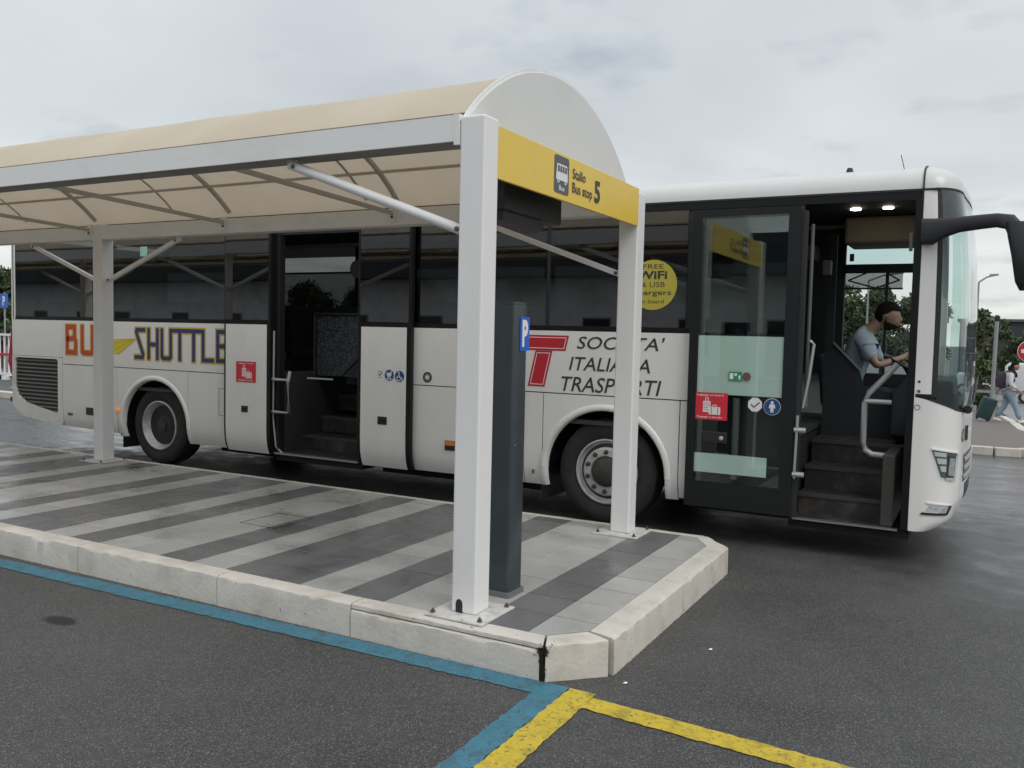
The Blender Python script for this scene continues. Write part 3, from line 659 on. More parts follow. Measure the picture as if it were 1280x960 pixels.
# ------------------------------------------------------------------ parking machine column
pm = thing('parking_machine', (-2.52, 4.52, ZI), 'dark blue grey parking machine column with a blue P plate behind the near post', 'parking machine')
pts = rrect(-2.70, 4.43, -2.395, 4.60, .018, 4)
build('machine_body', MB().prism(pts, lambda u, v, d: (u, v, d), ZI+.03, 1.925), 'machine', pm, smooth=.7)
build('machine_plinth', MB().prism(rrect(-2.715, 4.415, -2.38, 4.615, .02, 4), lambda u, v, d: (u, v, d), ZI+.001, ZI+.03), mat('plinth metal', (.16, .17, .175), .5, var=.2), pm)
build('machine_top', MB().prism(rrect(-2.698, 4.432, -2.397, 4.598, .018, 4), lambda u, v, d: (u, v, d), 1.927, 1.94), 'machine', pm, smooth=.7)
pl = flat('parking_plate', rrect(4.500, 1.655, 4.612, 1.855, .006), XP(-2.395), 'sign_blue', pm, .001, .006)
text('parking_letter', 'P', (4.520, 4.592, 1.678, 1.838), XP(-2.395), 'white_print', pl, bold=.05, d1=.0075)
build('lock', MB().lathe([(.006, 0), (.006, .003)], (-2.395, 4.47, 1.1), 'x', 10), 'metal', pm)
def speckle():
    m, n, l, p = new_mat('patterned grey screen'); geo = n.new('ShaderNodeNewGeometry'); v = n.new('ShaderNodeTexVoronoi'); v.inputs['Scale'].default_value = 55; l.new(geo.outputs['Position'], v.inputs['Vector'])
    r = n.new('ShaderNodeValToRGB'); l.new(v.outputs['Distance'], r.inputs[0]); r.color_ramp.elements[0].position = .25; r.color_ramp.elements[0].color = (.16, .20, .22, 1); r.color_ramp.elements[1].position = .42; r.color_ramp.elements[1].color = (.025, .03, .035, 1)
    l.new(r.outputs[0], p.inputs['Base Color']); p.inputs['Roughness'].default_value = .4; return m
M['speckle'] = speckle(); M['worn'] = mat('worn step nosing', (.05, .046, .043), .5)
# ------------------------------------------------------------------ the coach
BY = 7.388; FAR = 9.94; XF = -.45; XREAR = -12.06
bus = thing('shuttle_bus', (-6, 8.66, 0), 'long white coach with BUS SHUTTLE lettering and open doors standing behind the platform', 'bus')
def skirt_in(z): return float(np.interp(z, [.26, .31, .36, .45, .6, 2.9, 3.0], [.10, .055, .03, .008, 0, 0, .02]))
def near(x, z): return Vector((x, BY+skirt_in(z), z))
def panel(name, x0, x1, zb, zt, m='bus_white', parent=None, side=1, y=None, nx=None, nz=14, th=.022, smooth=.5, **k):
    fb_ = zb if callable(zb) else (lambda x: zb)
    def fn(u, v):
        x = x0+(x1-x0)*u; z0_ = fb_(x); z = z0_+(zt-z0_)*(v**1.35)
        yy = (BY if y is None else y)+skirt_in(z)
        if side < 0: yy = 2*8.664-yy
        return Vector((x, yy, z)), Vector((0, side, 0))
    return build(name, MB().slab(fn, nx or max(1, int((x1-x0)/.25)), nz, th), m, parent or bus, smooth=smooth, **k)
ZB, ZJ, ZS = 1.79, 1.20, .31
WR, WF = -9.10, -3.03         # wheel centres
def archz(cx, R=.66, zc=.49, base=ZS):
    def f(x):
        d = abs(x-cx)
        return base if d >= R else max(base, zc+math.sqrt(max(0, R*R-d*d))*.97)
    return f
G = .005
# lower row
def rear_bottom(x): return float(np.interp(x, [-12.06, -11.95, -11.75, -10.9, -9.84], [.62, .50, .43, .365, .34]))
panel('side_panel', -10.905+G, -9.80-G, rear_bottom, ZJ-G)
for cx, a, b, side in ((WR, -9.80, -8.49, 1), (WF, -3.66, -2.32, 1)):
    f = archz(cx, .60)
    # arch panel: columns follow the wheel opening, split at the rim so the edge stays crisp
    xs_ = sorted(set([a+G, b-G, cx-.6, cx+.6]+[cx-.6*math.cos(math.pi*i/44) for i in range(45)]))
    def fn(u, v, xs_=xs_, f=f):
        x = xs_[int(round(u*(len(xs_)-1)))]; z0_ = f(x); z = z0_+(ZJ-G-z0_)*v
        return Vector((x, BY+skirt_in(z), z)), Vector((0, 1, 0))
    build('wheel_arch_panel', MB().slab(fn, len(xs_)-1, 10, .022), 'bus_white', bus, smooth=.5)
    lip = MB(); n = 44; vs = []
    for i in range(n+1):
        t = math.pi*i/n; 
        for r, yy in ((.650, .0), (.642, -.010), (.606, -.013), (.590, -.006), (.586, .06)):
            z = .49+.97*r*math.sin(t)*1.0; x = cx-r*math.cos(t)
            vs.append((x, BY+yy, z))
    for r_, s_ in ((0, -1), (1, 1)):
        pass
    lip.add(vs, [(i*5+j, (i+1)*5+j, (i+1)*5+j+1, i*5+j+1) for i in range(n) for j in range(4)])
    build('arch_lip', lip, 'bus_white', bus, smooth=1.2)
    for s_ in (-1, 1):         # lip legs down to the skirt
        def fn(u, v, s_=s_, cx=cx):
            r = .650-.064*u; z = ZS+(.49-ZS)*v; prof = float(np.interp(u, [0, .1, .64, .94, 1], [0, -.010, -.013, -.006, .05]))
            return (cx+s_*r, BY+prof+skirt_in(z), z)
        build('arch_lip', MB().grid(fn, 10, 6), 'bus_white', bus, smooth=1.2)
    # dark wheel housing
    mb = MB(); R = .64; vs = []
    for i in range(25):
        t = math.pi*i/24; vs += [(cx-R*math.cos(t), BY+.015, .49+R*math.sin(t)), (cx-R*math.cos(t), BY+.75, .49+R*math.sin(t))]
    mb.add(vs, [(2*i, 2*i+1, 2*i+3, 2*i+2) for i in range(24)]); mb.add([(cx-R, BY+.75, .3), (cx+R, BY+.75, .3), (cx+R, BY+.75, 1.15), (cx-R, BY+.75, 1.15)], [(0,1,2,3)])
    build('wheel_housing', mb, 'under', bus)
panel('side_panel', -8.49+G, -7.86-G, ZS, ZJ-G)
panel('side_panel', -7.86+G, -7.10, ZS, ZJ-G)
panel('side_panel', -5.85, -5.19-G, ZS, ZJ-G)
panel('side_panel', -5.19+G, -3.86-G, ZS, ZJ-G)
panel('side_panel', -3.86+G, -3.66-G, ZS, ZJ-G)
panel('side_panel', -2.32+G, -2.22, .33, ZJ-G)
# upper row
panel('side_panel', -10.905+G, -7.86-G, ZJ+G, ZB-.002)
panel('side_panel', -7.86+G, -7.10, ZJ+G, ZB-.002)
panel('side_panel', -5.85, -2.22, ZJ+G, ZB-.002)
panel('side_panel', -12.02, -10.905-G, 1.285+G, ZB-.002)
# joints read as dark gaps: a backing skin just inside
back = MB().box(-12.0, -9.86, BY+.03, BY+.045, .42, 2.95).box(-9.86, -8.44, BY+.03, BY+.045, 1.15, 2.95).box(-8.44, -7.06, BY+.03, BY+.045, .36, 1.78)
back.box(-5.87, -3.70, BY+.03, BY+.045, .36, 1.78).box(-3.70, -2.34, BY+.03, BY+.045, 1.15, 1.78)
back.v = []; back.f = []
back.box(-12.0, -9.86, BY+.03, BY+.045, .55, 1.78).box(-9.86, -8.44, BY+.03, BY+.045, 1.15, 1.78).box(-8.44, -7.06, BY+.03, BY+.045, .40, 1.78)
back.box(-5.87, -3.72, BY+.03, BY+.045, .40, 1.78).box(-3.72, -2.34, BY+.03, BY+.045, 1.15, 1.78).box(-2.34, -2.2, BY+.03, BY+.045, .4, 1.78)
for q in range(0, len(back.v), 8):
    build('inner_skin', MB().add(back.v[q:q+8], [tuple(i-q for i in f) for f in back.f if q <= f[0] < q+8]), 'seam', bus)
# engine grille corner: white surround with a louvred opening
def gr_l(z): return float(np.interp(z, [.50, .56, .68, .85, 1.25], [-11.20, -11.52, -11.84, -11.95, -11.985]))   # left edge of opening
gz0, gz1, gx1 = .515, 1.255, -11.01
sur = [(-12.03, 1.285), (-12.03, .62), (-11.93, .505), (-11.75, .43), (-10.91, .37), (-10.91, 1.285)]
hole = [(-11.965, 1.235), (-11.965, .86), (-11.90, .74), (-11.74, .645), (-11.45, .59), (-11.03, .525), (-11.01, .545), (-11.01, 1.245), (-11.03, 1.262), (-11.94, 1.262)]
me_ = MB()
# stitch ring: resample both loops to equal count by angle around the centre
cxg, czg = -11.46, .9
def ring_at(poly, n):
    o = []
    for k in range(n):
        t = 2*math.pi*k/n; d = (math.cos(t), math.sin(t)); best = None
        for i in range(len(poly)):
            (x1, y1), (x2, y2) = poly[i], poly[(i+1) % len(poly)]; ex, ey = x2-x1, y2-y1; den_ = d[0]*ey-d[1]*ex
            if abs(den_) < 1e-9: continue
            s_ = ((x1-cxg)*ey-(y1-czg)*ex)/den_; w_ = ((x1-cxg)*d[1]-(y1-czg)*d[0])/den_
            if s_ > 0 and -1e-6 <= w_ <= 1+1e-6: best = s_ if best is None else min(best, s_)
        o.append((cxg+d[0]*best, czg+d[1]*best))
    return o
K_ = 120; ro, ri = ring_at(sur, K_), ring_at(hole, K_)
vs = [(x, BY+skirt_in(z+.1 if x > -11.6 else z), z) for x, z in ro]+[(x, BY, z) for x, z in ri]+[(x, BY+.05, z) for x, z in ri]+[(x, BY+.05, z) for x, z in ro]
me_.add(vs, [(k, (k+1) % K_, K_+(k+1) % K_, K_+k) for k in range(K_)]+[(K_+k, K_+(k+1) % K_, 2*K_+(k+1) % K_, 2*K_+k) for k in range(K_)]+[(3*K_+k, 3*K_+(k+1) % K_, (k+1) % K_, k) for k in range(K_)])
build('grille_surround', me_, 'bus_white', bus, smooth=.4)
build('grille_back', MB().prism([(x, z) for x, z in hole], lambda u, v, d: (u, BY+d, v), .085, .09), 'under', bus)
M['louvre'] = mat('grey louvre', (.20, .195, .185), .5, var=.15)
for k in range(14):
    z = .555+.0525*k
    xl = max(-11.96, float(np.interp(z, [.525, .59, .645, .74, .86], [-11.0, -11.45, -11.74, -11.9, -11.965])))
    if -11.02-xl < .1: continue
    build('louvre', MB().bar((xl+.005, BY+.035, z), (-11.015, BY+.035, z), .062, .006, (0, -.62, 1)), 'louvre', bus)
# rear: tail panel, rounded corner, lamps
def rear_fn(u, v):
    z = .62+(2.93-.62)*v
    a = u
    if a < .12: t = a/.12*math.pi/2; x = -12.0-.09*math.sin(t)+.0; y = BY+.10*(1-math.cos(t))
    elif a > .88: t = (1-a)/.12*math.pi/2; x = -12.0-.09*math.sin(t); y = 2*8.664-(BY+.10*(1-math.cos(t)))
    else: x = -12.09; y = BY+.10+(2*(8.664-BY)-.2)*(a-.12)/.76
    return Vector((x, y, z)), Vector((1, 0, 0))
build('rear_wall', MB().slab(rear_fn, 50, 12, .02), 'bus_white', bus, smooth=.8)
build('corner_pillar', MB().box(-12.03, -11.95, BY, BY+.02, ZB+G, 2.93), 'bus_white', bus)
build('tail_lamp', MB().tube([(-12.10, BY+.06, .95), (-12.115, BY+.03, 1.2), (-12.10, BY+.05, 1.62)], [.012, .035, .02], 8), 'red_lens', bus)
build('tail_lamp', MB().lathe([(.04, 0), (.04, -.02), (.0, -.03)], (-12.10, BY+.06, .80), 'x', 12), 'clear_lens', bus)
build('tail_lamp', MB().lathe([(.045, 0), (.045, -.02), (.0, -.03)], (-12.10, BY+.06, .66), 'x', 12), 'red_lens', bus)
# roof: rings over the rounded plan outline
def plan(t):
    m = t if t <= .5 else 1-t
    if m < .2:
        a = m/.2*math.pi/2; n = 2/2.5; x = -.45+.34*max(0, math.sin(a))**n; y = BY+.44*(1-max(0, math.cos(a))**n)
    else:
        k = (m-.2)/.3; x = -.11+.05*math.sin(k*math.pi/2); y = 7.828+(8.664-7.828)*k
    return x, (y if t <= .5 else 2*8.664-y)
FZ = [.28, .31, .36, .5, .7, 1.25, 1.9, 2.4, 2.75, 2.93]; FX = [-.17, -.11, -.05, -.005, 0, 0, 0, -.02, -.055, -.09]
def surf(t, z, out_=0):
    x, y = plan(t); w = min(1, max(0, (x+.45)/.36)); x += w*float(np.interp(z, FZ, FX))
    if out_:
        x1, y1 = plan(min(1, t+.002)); x0, y0 = plan(max(0, t-.002)); d = Vector((y1-y0, -(x1-x0), 0)).normalized()
        x += d.x*out_; y += d.y*out_
    return Vector((x, y, z))
def nrm_in(t):
    x1, y1 = plan(min(1, t+.004)); x0, y0 = plan(max(0, t-.004)); return -Vector((y1-y0, -(x1-x0), 0)).normalized()
ring_d = [(0, 2.935), (.004, 2.97), (.022, 3.02), (.06, 3.065), (.13, 3.105), (.26, 3.14), (.5, 3.17), (.85, 3.185)]
fr_t = [i/60 for i in range(61)]
def roof_part(x_from, x_to, name):
    mb = MB(); n = 40; vs = []; q = []
    cols = [x_from+(x_to-x_from)*i/n for i in range(n+1)]
    prof = [(BY+d, z) for d, z in ring_d]; prof = prof+[(8.664, 3.19)]+[(2*8.664-y, z) for y, z in reversed(prof)]
    for x in cols:
        for y, z in prof: vs.append((x, y, z))
    m_ = len(prof); mb.add(vs, [(i*m_+j, (i+1)*m_+j, (i+1)*m_+j+1, i*m_+j+1) for i in range(n) for j in range(m_-1)])
    return build(name, mb, 'bus_roof', bus, smooth=1)
roof_o = roof_part(-12.09, -.468, 'roof')
mb = MB(); vs = []; nr = len(ring_d)
for k, (d, z) in enumerate(ring_d):
    for t in fr_t:
        p = surf(t, 2.93); w = min(1, max(0, (plan(t)[0]+.45)/.3)); yc = p.y+(8.664-p.y)*0
        dd = d
        side_w = 1-w
        x = p.x-dd*w*.55; y = p.y+(dd if t < .5 else -dd)*(1-.0*w) if abs(p.y-8.664) > dd else 8.664
        x = max(x, -.455) if t not in (0, 1) else -.455
        vs.append((x, y, z))
m_ = len(fr_t)
mb.add(vs, [(k*m_+j, k*m_+j+1, (k+1)*m_+j+1, (k+1)*m_+j) for k in range(nr-1) for j in range(m_-1)])
mb.add([vs[(nr-1)*m_+j] for j in range(m_)], [tuple(range(m_))])
build('front_roof_cap', mb, 'bus_roof', bus, smooth=1.2)
sm = MB(); prof = [(BY+d-.002, z+.004) for d, z in ring_d]
for i in range(len(prof)-1): sm.bar((-.4615, prof[i][0], prof[i][1]), (-.4615, prof[i+1][0], prof[i+1][1]), .012, .012, (1, 0, 0))
sm.box(-.4675, -.4555, BY-.004, BY+.006, 2.86, 2.94)
build('roof_seam', sm, 'seam', bus)
build('roof_gutter', MB().box(-12.02, -.47, BY-.004, BY+.02, 2.918, 2.934), 'seam', bus)
build('roof_gutter', MB().box(-.4555, -.355, BY-.004, BY+.02, 2.918, 2.934), 'seam', bus)
build('roof_antenna', MB().lathe([(.028, 0), (.03, .02), (.02, .05), (.0, .055)], (-1.05, 7.75, 3.14), 'z', 12), 'plastic', bus, smooth=.8)
build('roof_aerial', MB().tube([(-.62, 7.6, 3.12), (-.65, 7.6, 3.24)], .003, 6), 'plastic', bus)
# window band on the near flank
build('header_band', MB().box(-12.0, -.48, BY+.001, BY+.02, 2.855, 2.917), 'black_frame', bus)
build('belt_band', MB().box(-11.95, -7.10, BY+.003, BY+.02, ZB-.001, ZB+.045), 'black_frame', bus)
build('belt_band', MB().box(-5.86, -2.2, BY+.003, BY+.02, ZB-.001, ZB+.045), 'black_frame', bus)
def window(x0, x1):
    build('window_pane', MB().box(x0, x1, BY+.004, BY+.010, ZB+.047, 2.853), 'tint', bus)
for x0, x1 in ((-11.945, -9.93), (-9.91, -7.86), (-7.84, -7.10), (-5.855, -5.24), (-5.22, -3.66), (-3.62, -2.30)): window(x0, x1)
for x in (-11.955, -9.92, -7.85, -5.23, -3.64, -2.26):
    build('window_pillar', MB().box(x-.045, x+.045, BY+.012, BY+.06, ZB, 2.9), 'interior', bus)
for x, z in ((-9.35, 2.61),): flat('window_sticker', [(x, z), (x+.13, z), (x+.13, z+.12), (x, z+.12)], FL(BY+.004), mat('pale green notice', (.32, .55, .45), .5), bus, .001, .002)
# far flank, windows and roof lining
panel('far_panel', -12.0, -1.50, .26, 1.78, side=-1, nz=4)
panel('far_panel', -1.50, -.45, .26, 1.40, side=-1, nz=4)
for x0, x1 in ((-11.9, -9.95), (-9.85, -7.95), (-7.85, -5.95), (-5.85, -3.95), (-3.85, -1.95)):
    top = 2.56 if x0 == -9.85 else 2.80
    build('far_window_pane', MB().box(x0, x1, FAR-.012, FAR-.006, 1.80, top), 'tint_far', bus)
    if top < 2.8: build('far_window_pane', MB().box(x0, x1, FAR-.012, FAR-.006, 2.585, 2.80), glass('half tinted upper glass', (.40, .41, .405), 1.4), bus)
for x in (-11.95, -9.9, -7.9, -5.9, -3.9):
    build('far_pillar', MB().box(x-.055, x+.055, FAR-.05, FAR, 1.78, 2.94), 'interior', bus)
build('far_header', MB().box(-12.0, -1.9, FAR-.02, FAR, 2.80, 2.94), 'bus_white', bus)
build('far_pillar', MB().box(-1.95, -1.345, FAR-.10, FAR, 1.40, 2.94), 'interior', bus)
build('driver_window_frame', MB().box(-1.345, -1.335, FAR-.10, FAR-.02, 1.4, 2.80).box(-1.345, -.63, FAR-.10, FAR-.02, 2.475, 2.565).box(-.675, -.63, FAR-.10, FAR-.02, 1.4, 2.94).box(-.63, -.45, FAR-.05, FAR-.01, 1.3, 1.42).box(-1.34, -.675, FAR-.1, FAR-.02, 1.30, 1.42), 'interior', bus)
build('driver_window_mullion', MB().box(-.935, -.905, FAR-.08, FAR-.03, 1.42, 2.475), 'interior', bus)
build('driver_window_frame', MB().box(-1.345, -.45, FAR-.10, FAR-.0, 2.775, 2.94), 'interior', bus)
build('driver_window_pane', MB().box(-1.335, -.675, FAR-.055, FAR-.05, 1.42, 2.475), 'clear', bus)
build('driver_window_pane', MB().box(-1.335, -.675, FAR-.056, FAR-.05, 2.565, 2.775), glass('cyan upper glass', (.80, .91, .90), 1.4), bus)
build('window_tag', MB().box(-1.30, -1.255, FAR-.062, FAR-.058, 2.60, 2.68), 'interior_mid', bus)
# sun blind with a scissor arm behind the driver window
bl = build('sun_blind', MB().box(-1.33, -.77, FAR-.075, FAR-.072, 2.315, 2.475), glass('grey mesh blind', (.52, .53, .53), 1.02), bus)
mb = MB()
cz = 2.385
P_ = [(-1.325, cz+.045), (-1.31, cz), (-1.03, cz-.075), (-.81, cz+.005), (-.95, cz+.09)]
for a, b in (((-1.30, 2.395), (-1.03, 2.315)), ((-1.30, 2.395), (-1.12, 2.475)), ((-.80, 2.395), (-1.03, 2.315)), ((-.80, 2.395), (-.93, 2.475))):
    mb.bar((a[0], FAR-.085, a[1]), (b[0], FAR-.085, b[1]), .008, .016)
build('blind_arm', mb, 'plastic', bl)
build('blind_rail', MB().box(-1.335, -.765, FAR-.09, FAR-.075, 2.300, 2.318), 'plastic', bl)
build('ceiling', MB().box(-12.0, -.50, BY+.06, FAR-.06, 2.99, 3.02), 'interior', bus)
for a, b in ((-11.9, -9.9), (-7.6, -1.6)): build('luggage_rack', MB().box(a, b, FAR-.42, FAR-.06, 2.60, 2.76), 'interior_mid', bus, bevel=.02)
build('dimming_blind', MB().box(-9.84, -7.96, FAR-.03, FAR-.026, 1.80, 2.56), glass('grey woven blind', (.62, .62, .60), 1.3), bus)  # blind added to dim the view through this far window
build('far_window_bar', MB().box(-9.85, -7.95, FAR-.025, FAR-.004, 2.56, 2.585), 'interior', bus)
build('cabin_floor', MB().box(-12.0, -7.10, BY+.05, FAR-.03, .92, .96).box(-5.85, -1.36, BY+.05, FAR-.03, .92, .96).box(-7.10, -5.85, BY+1.25, FAR-.03, .92, .96), 'floor_in', bus)
def boxes(name, l, m, parent):
    for q in l: build(name, MB().box(*q), m, parent)
boxes('chassis_light_block', [(-8.35, -7.15, BY+.40, FAR-.12, .20, .329), (-7.08, -5.9, BY+.55, FAR-.12, .19, .239), (-5.80, -3.80, BY+.35, FAR-.12, .19, .329), (-2.30, -1.40, BY+.35, FAR-.12, .20, .299), (-1.36, -.5, BY+.45, FAR-.15, .17, .199), (-11.6, -9.85, BY+.5, FAR-.3, .36, .449)], 'under', bus)  # unseen low slabs added to keep light from passing under the bus
for x in (WR, WF): build('axle', MB().tube([(x, BY+.3, .42), (x, FAR-.3, .42)], .13, 12), 'under', bus); build('light_block_flap', MB().box(x-.66, x-.64, BY+.06, FAR-.06, .16, .62), 'plastic', bus)  # flaps span the full width, added to darken the ground beneath
boxes('underbody', [(-11.8, -9.8, BY+.2, FAR-.1, .45, .9), (-8.4, -7.10, BY+.1, FAR-.1, .33, .9), (-5.85, -3.72, BY+.1, FAR-.1, .33, .9), (-2.34, -1.37, BY+.1, FAR-.1, .30, .9), (-9.79, -8.41, BY+.75, FAR-.75, .35, .9), (-3.71, -2.35, BY+.75, FAR-.75, .35, .9), (-7.09, -5.86, BY+1.29, FAR-.1, .30, .9), (-1.37, -.3, BY+1.55, FAR-.1, .22, .62), (-7.10, -5.85, BY+.05, BY+1.28, .24, .298), (-1.37, -.45, BY+.05, BY+1.54, .20, .258)], 'under', bus)
# seats
def seat_mb():
    mb = MB().box(0, .44, 0, .44, .40, .52).box(-.04, .08, 0, .44, .44, 1.12); return mb
sc, sb_ = None, None
for i in range(12):
    for y in (BY+.12, FAR-1.0):
        x = -11.6+.83*i
        if y < 8 and -7.6 < x < -5.6: continue
        if x > -2.5: continue
        for dy_ in (0, .46):
            if sc is None:
                s0 = build('passenger_seat', MB().box(x, x+.45, y, y+.43, 1.34, 1.46), 'seat', bus, bevel=.03)
                b0 = build('backrest', MB().box(x-.10, x+.03, y, y+.43, 1.40, 2.06), 'seat', s0, bevel=.04); sc, sb_ = s0, b0
                base_c, base_b = Vector((x, y, 0)), None
                oc, ob_ = WM[s0.name].translation.copy(), WM[b0.name].translation.copy(); x_0, y_0 = x, y
            else:
                d = Vector((x-x_0, y+dy_-y_0, 0))
                s1 = bpy.data.objects.new('passenger_seat', sc.data); link(s1, bus, Matrix.Translation(oc+d))
                b1 = bpy.data.objects.new('backrest', sb_.data); link(b1, s1, Matrix.Translation(ob_+d))
            if dy_ == 0 and sc is s0 and i == 0 and y < 8: pass

# ---- wheels
def wheel(cx, front):
    y0 = BY+.085
    t = build('wheel', MB().lathe([(.30, .02), (.33, -.0), (.40, -.015), (.452, -.005), (.482, .02), (.490, .05), (.490, .26), (.47, .30), (.33, .31), (.292, .30), (.292, .03)], (cx, y0, .49), 'y', 56, True), 'tyre', bus, smooth=.6)
    mb = MB()
    for k in range(3): 
        mb.lathe([(.492, .07+.06*k), (.492, .078+.06*k)], (cx, y0, .49), 'y', 48)
    build('tread_groove', mb, 'seam', t)
    if front:
        build('rim_flange', MB().lathe([(.305, .03), (.305, -.008), (.292, -.012), (.284, .0), (.276, .03), (.262, .035), (.255, .05), (.255, .2), (.305, .2)], (cx, y0, .49), 'y', 56, True), 'rim', t, smooth=.5)
        build('rim_well', MB().lathe([(.262, .034), (.24, .05), (.22, .055), (.16, .055)], (cx, y0, .49), 'y', 48), 'rim_dark', t, smooth=.5)
        # bright bolt ring with ten dark wheel nuts
        build('nut_ring', MB().lathe([(.228, .045), (.226, -.008), (.212, -.018), (.150, -.022), (.142, -.012), (.140, .05)], (cx, y0, .49), 'y', 56), 'rim', t, smooth=.4)
        for k in range(10):
            a = 2*math.pi*k/10+.3; c = (cx+.184*math.cos(a), y0-.021, .49+.184*math.sin(a))
            build('wheel_nut', MB().lathe([(.024, .0), (.024, -.004), (.019, -.006), (.017, -.03), (.009, -.034)], c, 'y', 6), 'rim_dark', t)
        build('hub_cap', MB().lathe([(.141, .02), (.138, -.02), (.118, -.05), (.08, -.066), (.0, -.070)], (cx, y0, .49), 'y', 40), 'rim_dark', t, smooth=.5)
    else:
        build('rim_flange', MB().lathe([(.310, .03), (.312, -.008), (.298, -.014), (.288, .0), (.280, .02), (.262, .04), (.238, .10), (.215, .15), (.19, .165), (.10, .17), (.10, .2), (.31, .2)], (cx, y0, .49), 'y', 56, True), 'rim', t, smooth=.5)
        build('hub_cap', MB().lathe([(.205, .18), (.203, .152), (.14, .148), (.13, .10), (.118, .07), (.08, .055), (.075, .03), (.0, .025)], (cx, y0, .49), 'y', 40), 'rim_dark', t, smooth=.5)
        for k in range(10):
            a = 2*math.pi*k/10; c = (cx+.172*math.cos(a), y0+.149, .49+.172*math.sin(a))
            build('wheel_nut', MB().lathe([(.02, .0), (.017, -.03), (.009, -.034)], c, 'y', 6), 'rim_dark', t)
wheel(WR, False); wheel(WF, True)
for cx in (WR, WF):
    build('wheel', MB().lathe([(.30, 0), (.47, -.02), (.49, .03), (.49, .26), (.30, .28)], (cx, FAR-.36, .49), 'y', 40), 'tyre', bus, smooth=.6)

# ---- middle door: two leaves slid apart over the flank
PY_ = BY-.075
def leaf(x0, x1, edge_right):
    lf = panel('door_leaf', x0+.0, x1, ZS-.0, ZB-.002, y=PY_, parent=bus, th=.03, nz=16)
    build('leaf_frame', MB().box(x0-.03, x1+.03, PY_+.012, PY_+.04, ZB+.0, 2.86), 'black_frame', lf)
    build('leaf_glass', MB().box(x0-.02, x1+.02, PY_+.002, PY_+.008, ZB+.05, 2.84), 'tint', lf)
    e = MB()
    for xx in ((x1+.0, x1+.055), (x0-.028, x0)):
        vs = []
        zs_ = [ZS+.0+(2.86-ZS)*((i/16)**1.6) for i in range(17)]
        for z in zs_: yy = PY_+skirt_in(z)+.003; vs += [(xx[0], yy, z), (xx[1], yy, z), (xx[1], yy+.05, z), (xx[0], yy+.05, z)]
        e.add(vs, [(4*i+j, 4*i+4+j, 4*i+4+(j+1) % 4, 4*i+(j+1) % 4) for i in range(16) for j in range(4)])
    build('leaf_edge_rubber', e, 'black_frame', lf)
    return lf
FP = FL(PY_)
l1 = leaf(-7.775, -7.135, True)
l2 = leaf(-5.790, -5.205, True)
def handle(x, z, parent, w=.10, h=.075, y=PY_):
    o = build('latch_recess', MB().box(x-w/2, x+w/2, y-.006, y+.004, z-h/2, z+h/2), 'plastic', parent, bevel=.004)
    build('latch_grip', MB().box(x-w*.3, x+w*.3, y-.012, y-.006, z-h*.15, z+h*.18), 'door_frame', o)
handle(-7.47, .81, l1); handle(-5.50, .81, l2, .12, .085)
def luggage_sticker(x0, x1, z0, z1, fn, parent):
    st = flat('luggage_sticker', [(x0, z0), (x1, z0), (x1, z1), (x0, z1)], fn, 'red_sticker', parent, .001, .003)
    w, h = x1-x0, z1-z0; X = lambda u: x0+w*u; Z = lambda v: z0+h*v
    mb = MB(); mb.prism([(X(.30), Z(.28)), (X(.52), Z(.28)), (X(.52), Z(.68)), (X(.30), Z(.68))], fn, .003, .004)
    mb.prism([(X(.47), Z(.20)), (X(.80), Z(.20)), (X(.80), Z(.48)), (X(.47), Z(.48))], fn, .003, .0045)
    for a, b, c, d in ((.36, .68, .385, .82), (.435, .68, .46, .82), (.36, .80, .46, .83), (.57, .48, .59, .55), (.68, .48, .70, .55), (.57, .53, .70, .56)):
        mb.prism([(X(a), Z(b)), (X(c), Z(b)), (X(c), Z(d)), (X(a), Z(d))], fn, .003, .004)
    build('luggage_symbol', mb, 'white_print', st)
    mb = MB()
    for v in (.36, .44, .52, .60): mb.prism([(X(.31), Z(v)), (X(.51 if v > .5 else .46), Z(v)), (X(.51 if v > .5 else .46), Z(v+.02)), (X(.31), Z(v+.02))], fn, .0042, .0047)
    for u in (.54, .72): mb.prism([(X(u), Z(.22)), (X(u+.02), Z(.22)), (X(u+.02), Z(.46)), (X(u), Z(.46))], fn, .0046, .0052)
    build('luggage_symbol_line', mb, 'red_sticker', st)
    text('sticker_lettering', 'Luggage on board', (X(.12), X(.88), Z(.86), Z(.95)), fn, 'white_print', st, d1=.004, bold=.01)
    text('sticker_lettering', 'Bagagli a bordo', (X(.14), X(.86), Z(.05), Z(.14)), fn, 'white_print', st, d1=.004, bold=.01)
luggage_sticker(-7.605, -7.295, 1.12, 1.36, FP, l1)
def round_sticker(name, cx, cz, r, m, fn, parent): return flat(name, disc(cx, cz, r), fn, m, parent, .001, .003)
a = round_sticker('pram_sticker', -5.415, 1.29, .058, 'blue_print', FP, l2)
mb = MB(); mb.prism([(-5.455, 1.315), (-5.385, 1.315), (-5.39, 1.285), (-5.41, 1.268), (-5.435, 1.270)], FP, .003, .004)
mb.prism([(-5.41, 1.318), (-5.385, 1.318), (-5.385, 1.338)], FP, .003, .004)
for c in (-5.435, -5.40): mb.prism(disc(c, 1.254, .011), FP, .003, .004)
build('pram_symbol', mb, 'white_print', a)
a = round_sticker('wheelchair_sticker', -5.285, 1.283, .058, 'blue_print', FP, l2)
mb = MB(); mb.prism(disc(-5.292, 1.322, .009), FP, .003, .004)
ribbon(mb, [(-5.292, 1.31), (-5.288, 1.275), (-5.262, 1.272), (-5.250, 1.248)], .010, FP, .003, .004)
arc = [(-5.293+.024*math.cos(t), 1.262+.024*math.sin(t)) for t in np.linspace(2.0, 5.9, 12)]; ribbon(mb, arc, .008, FP, .003, .004)
build('wheelchair_symbol', mb, 'white_print', a)
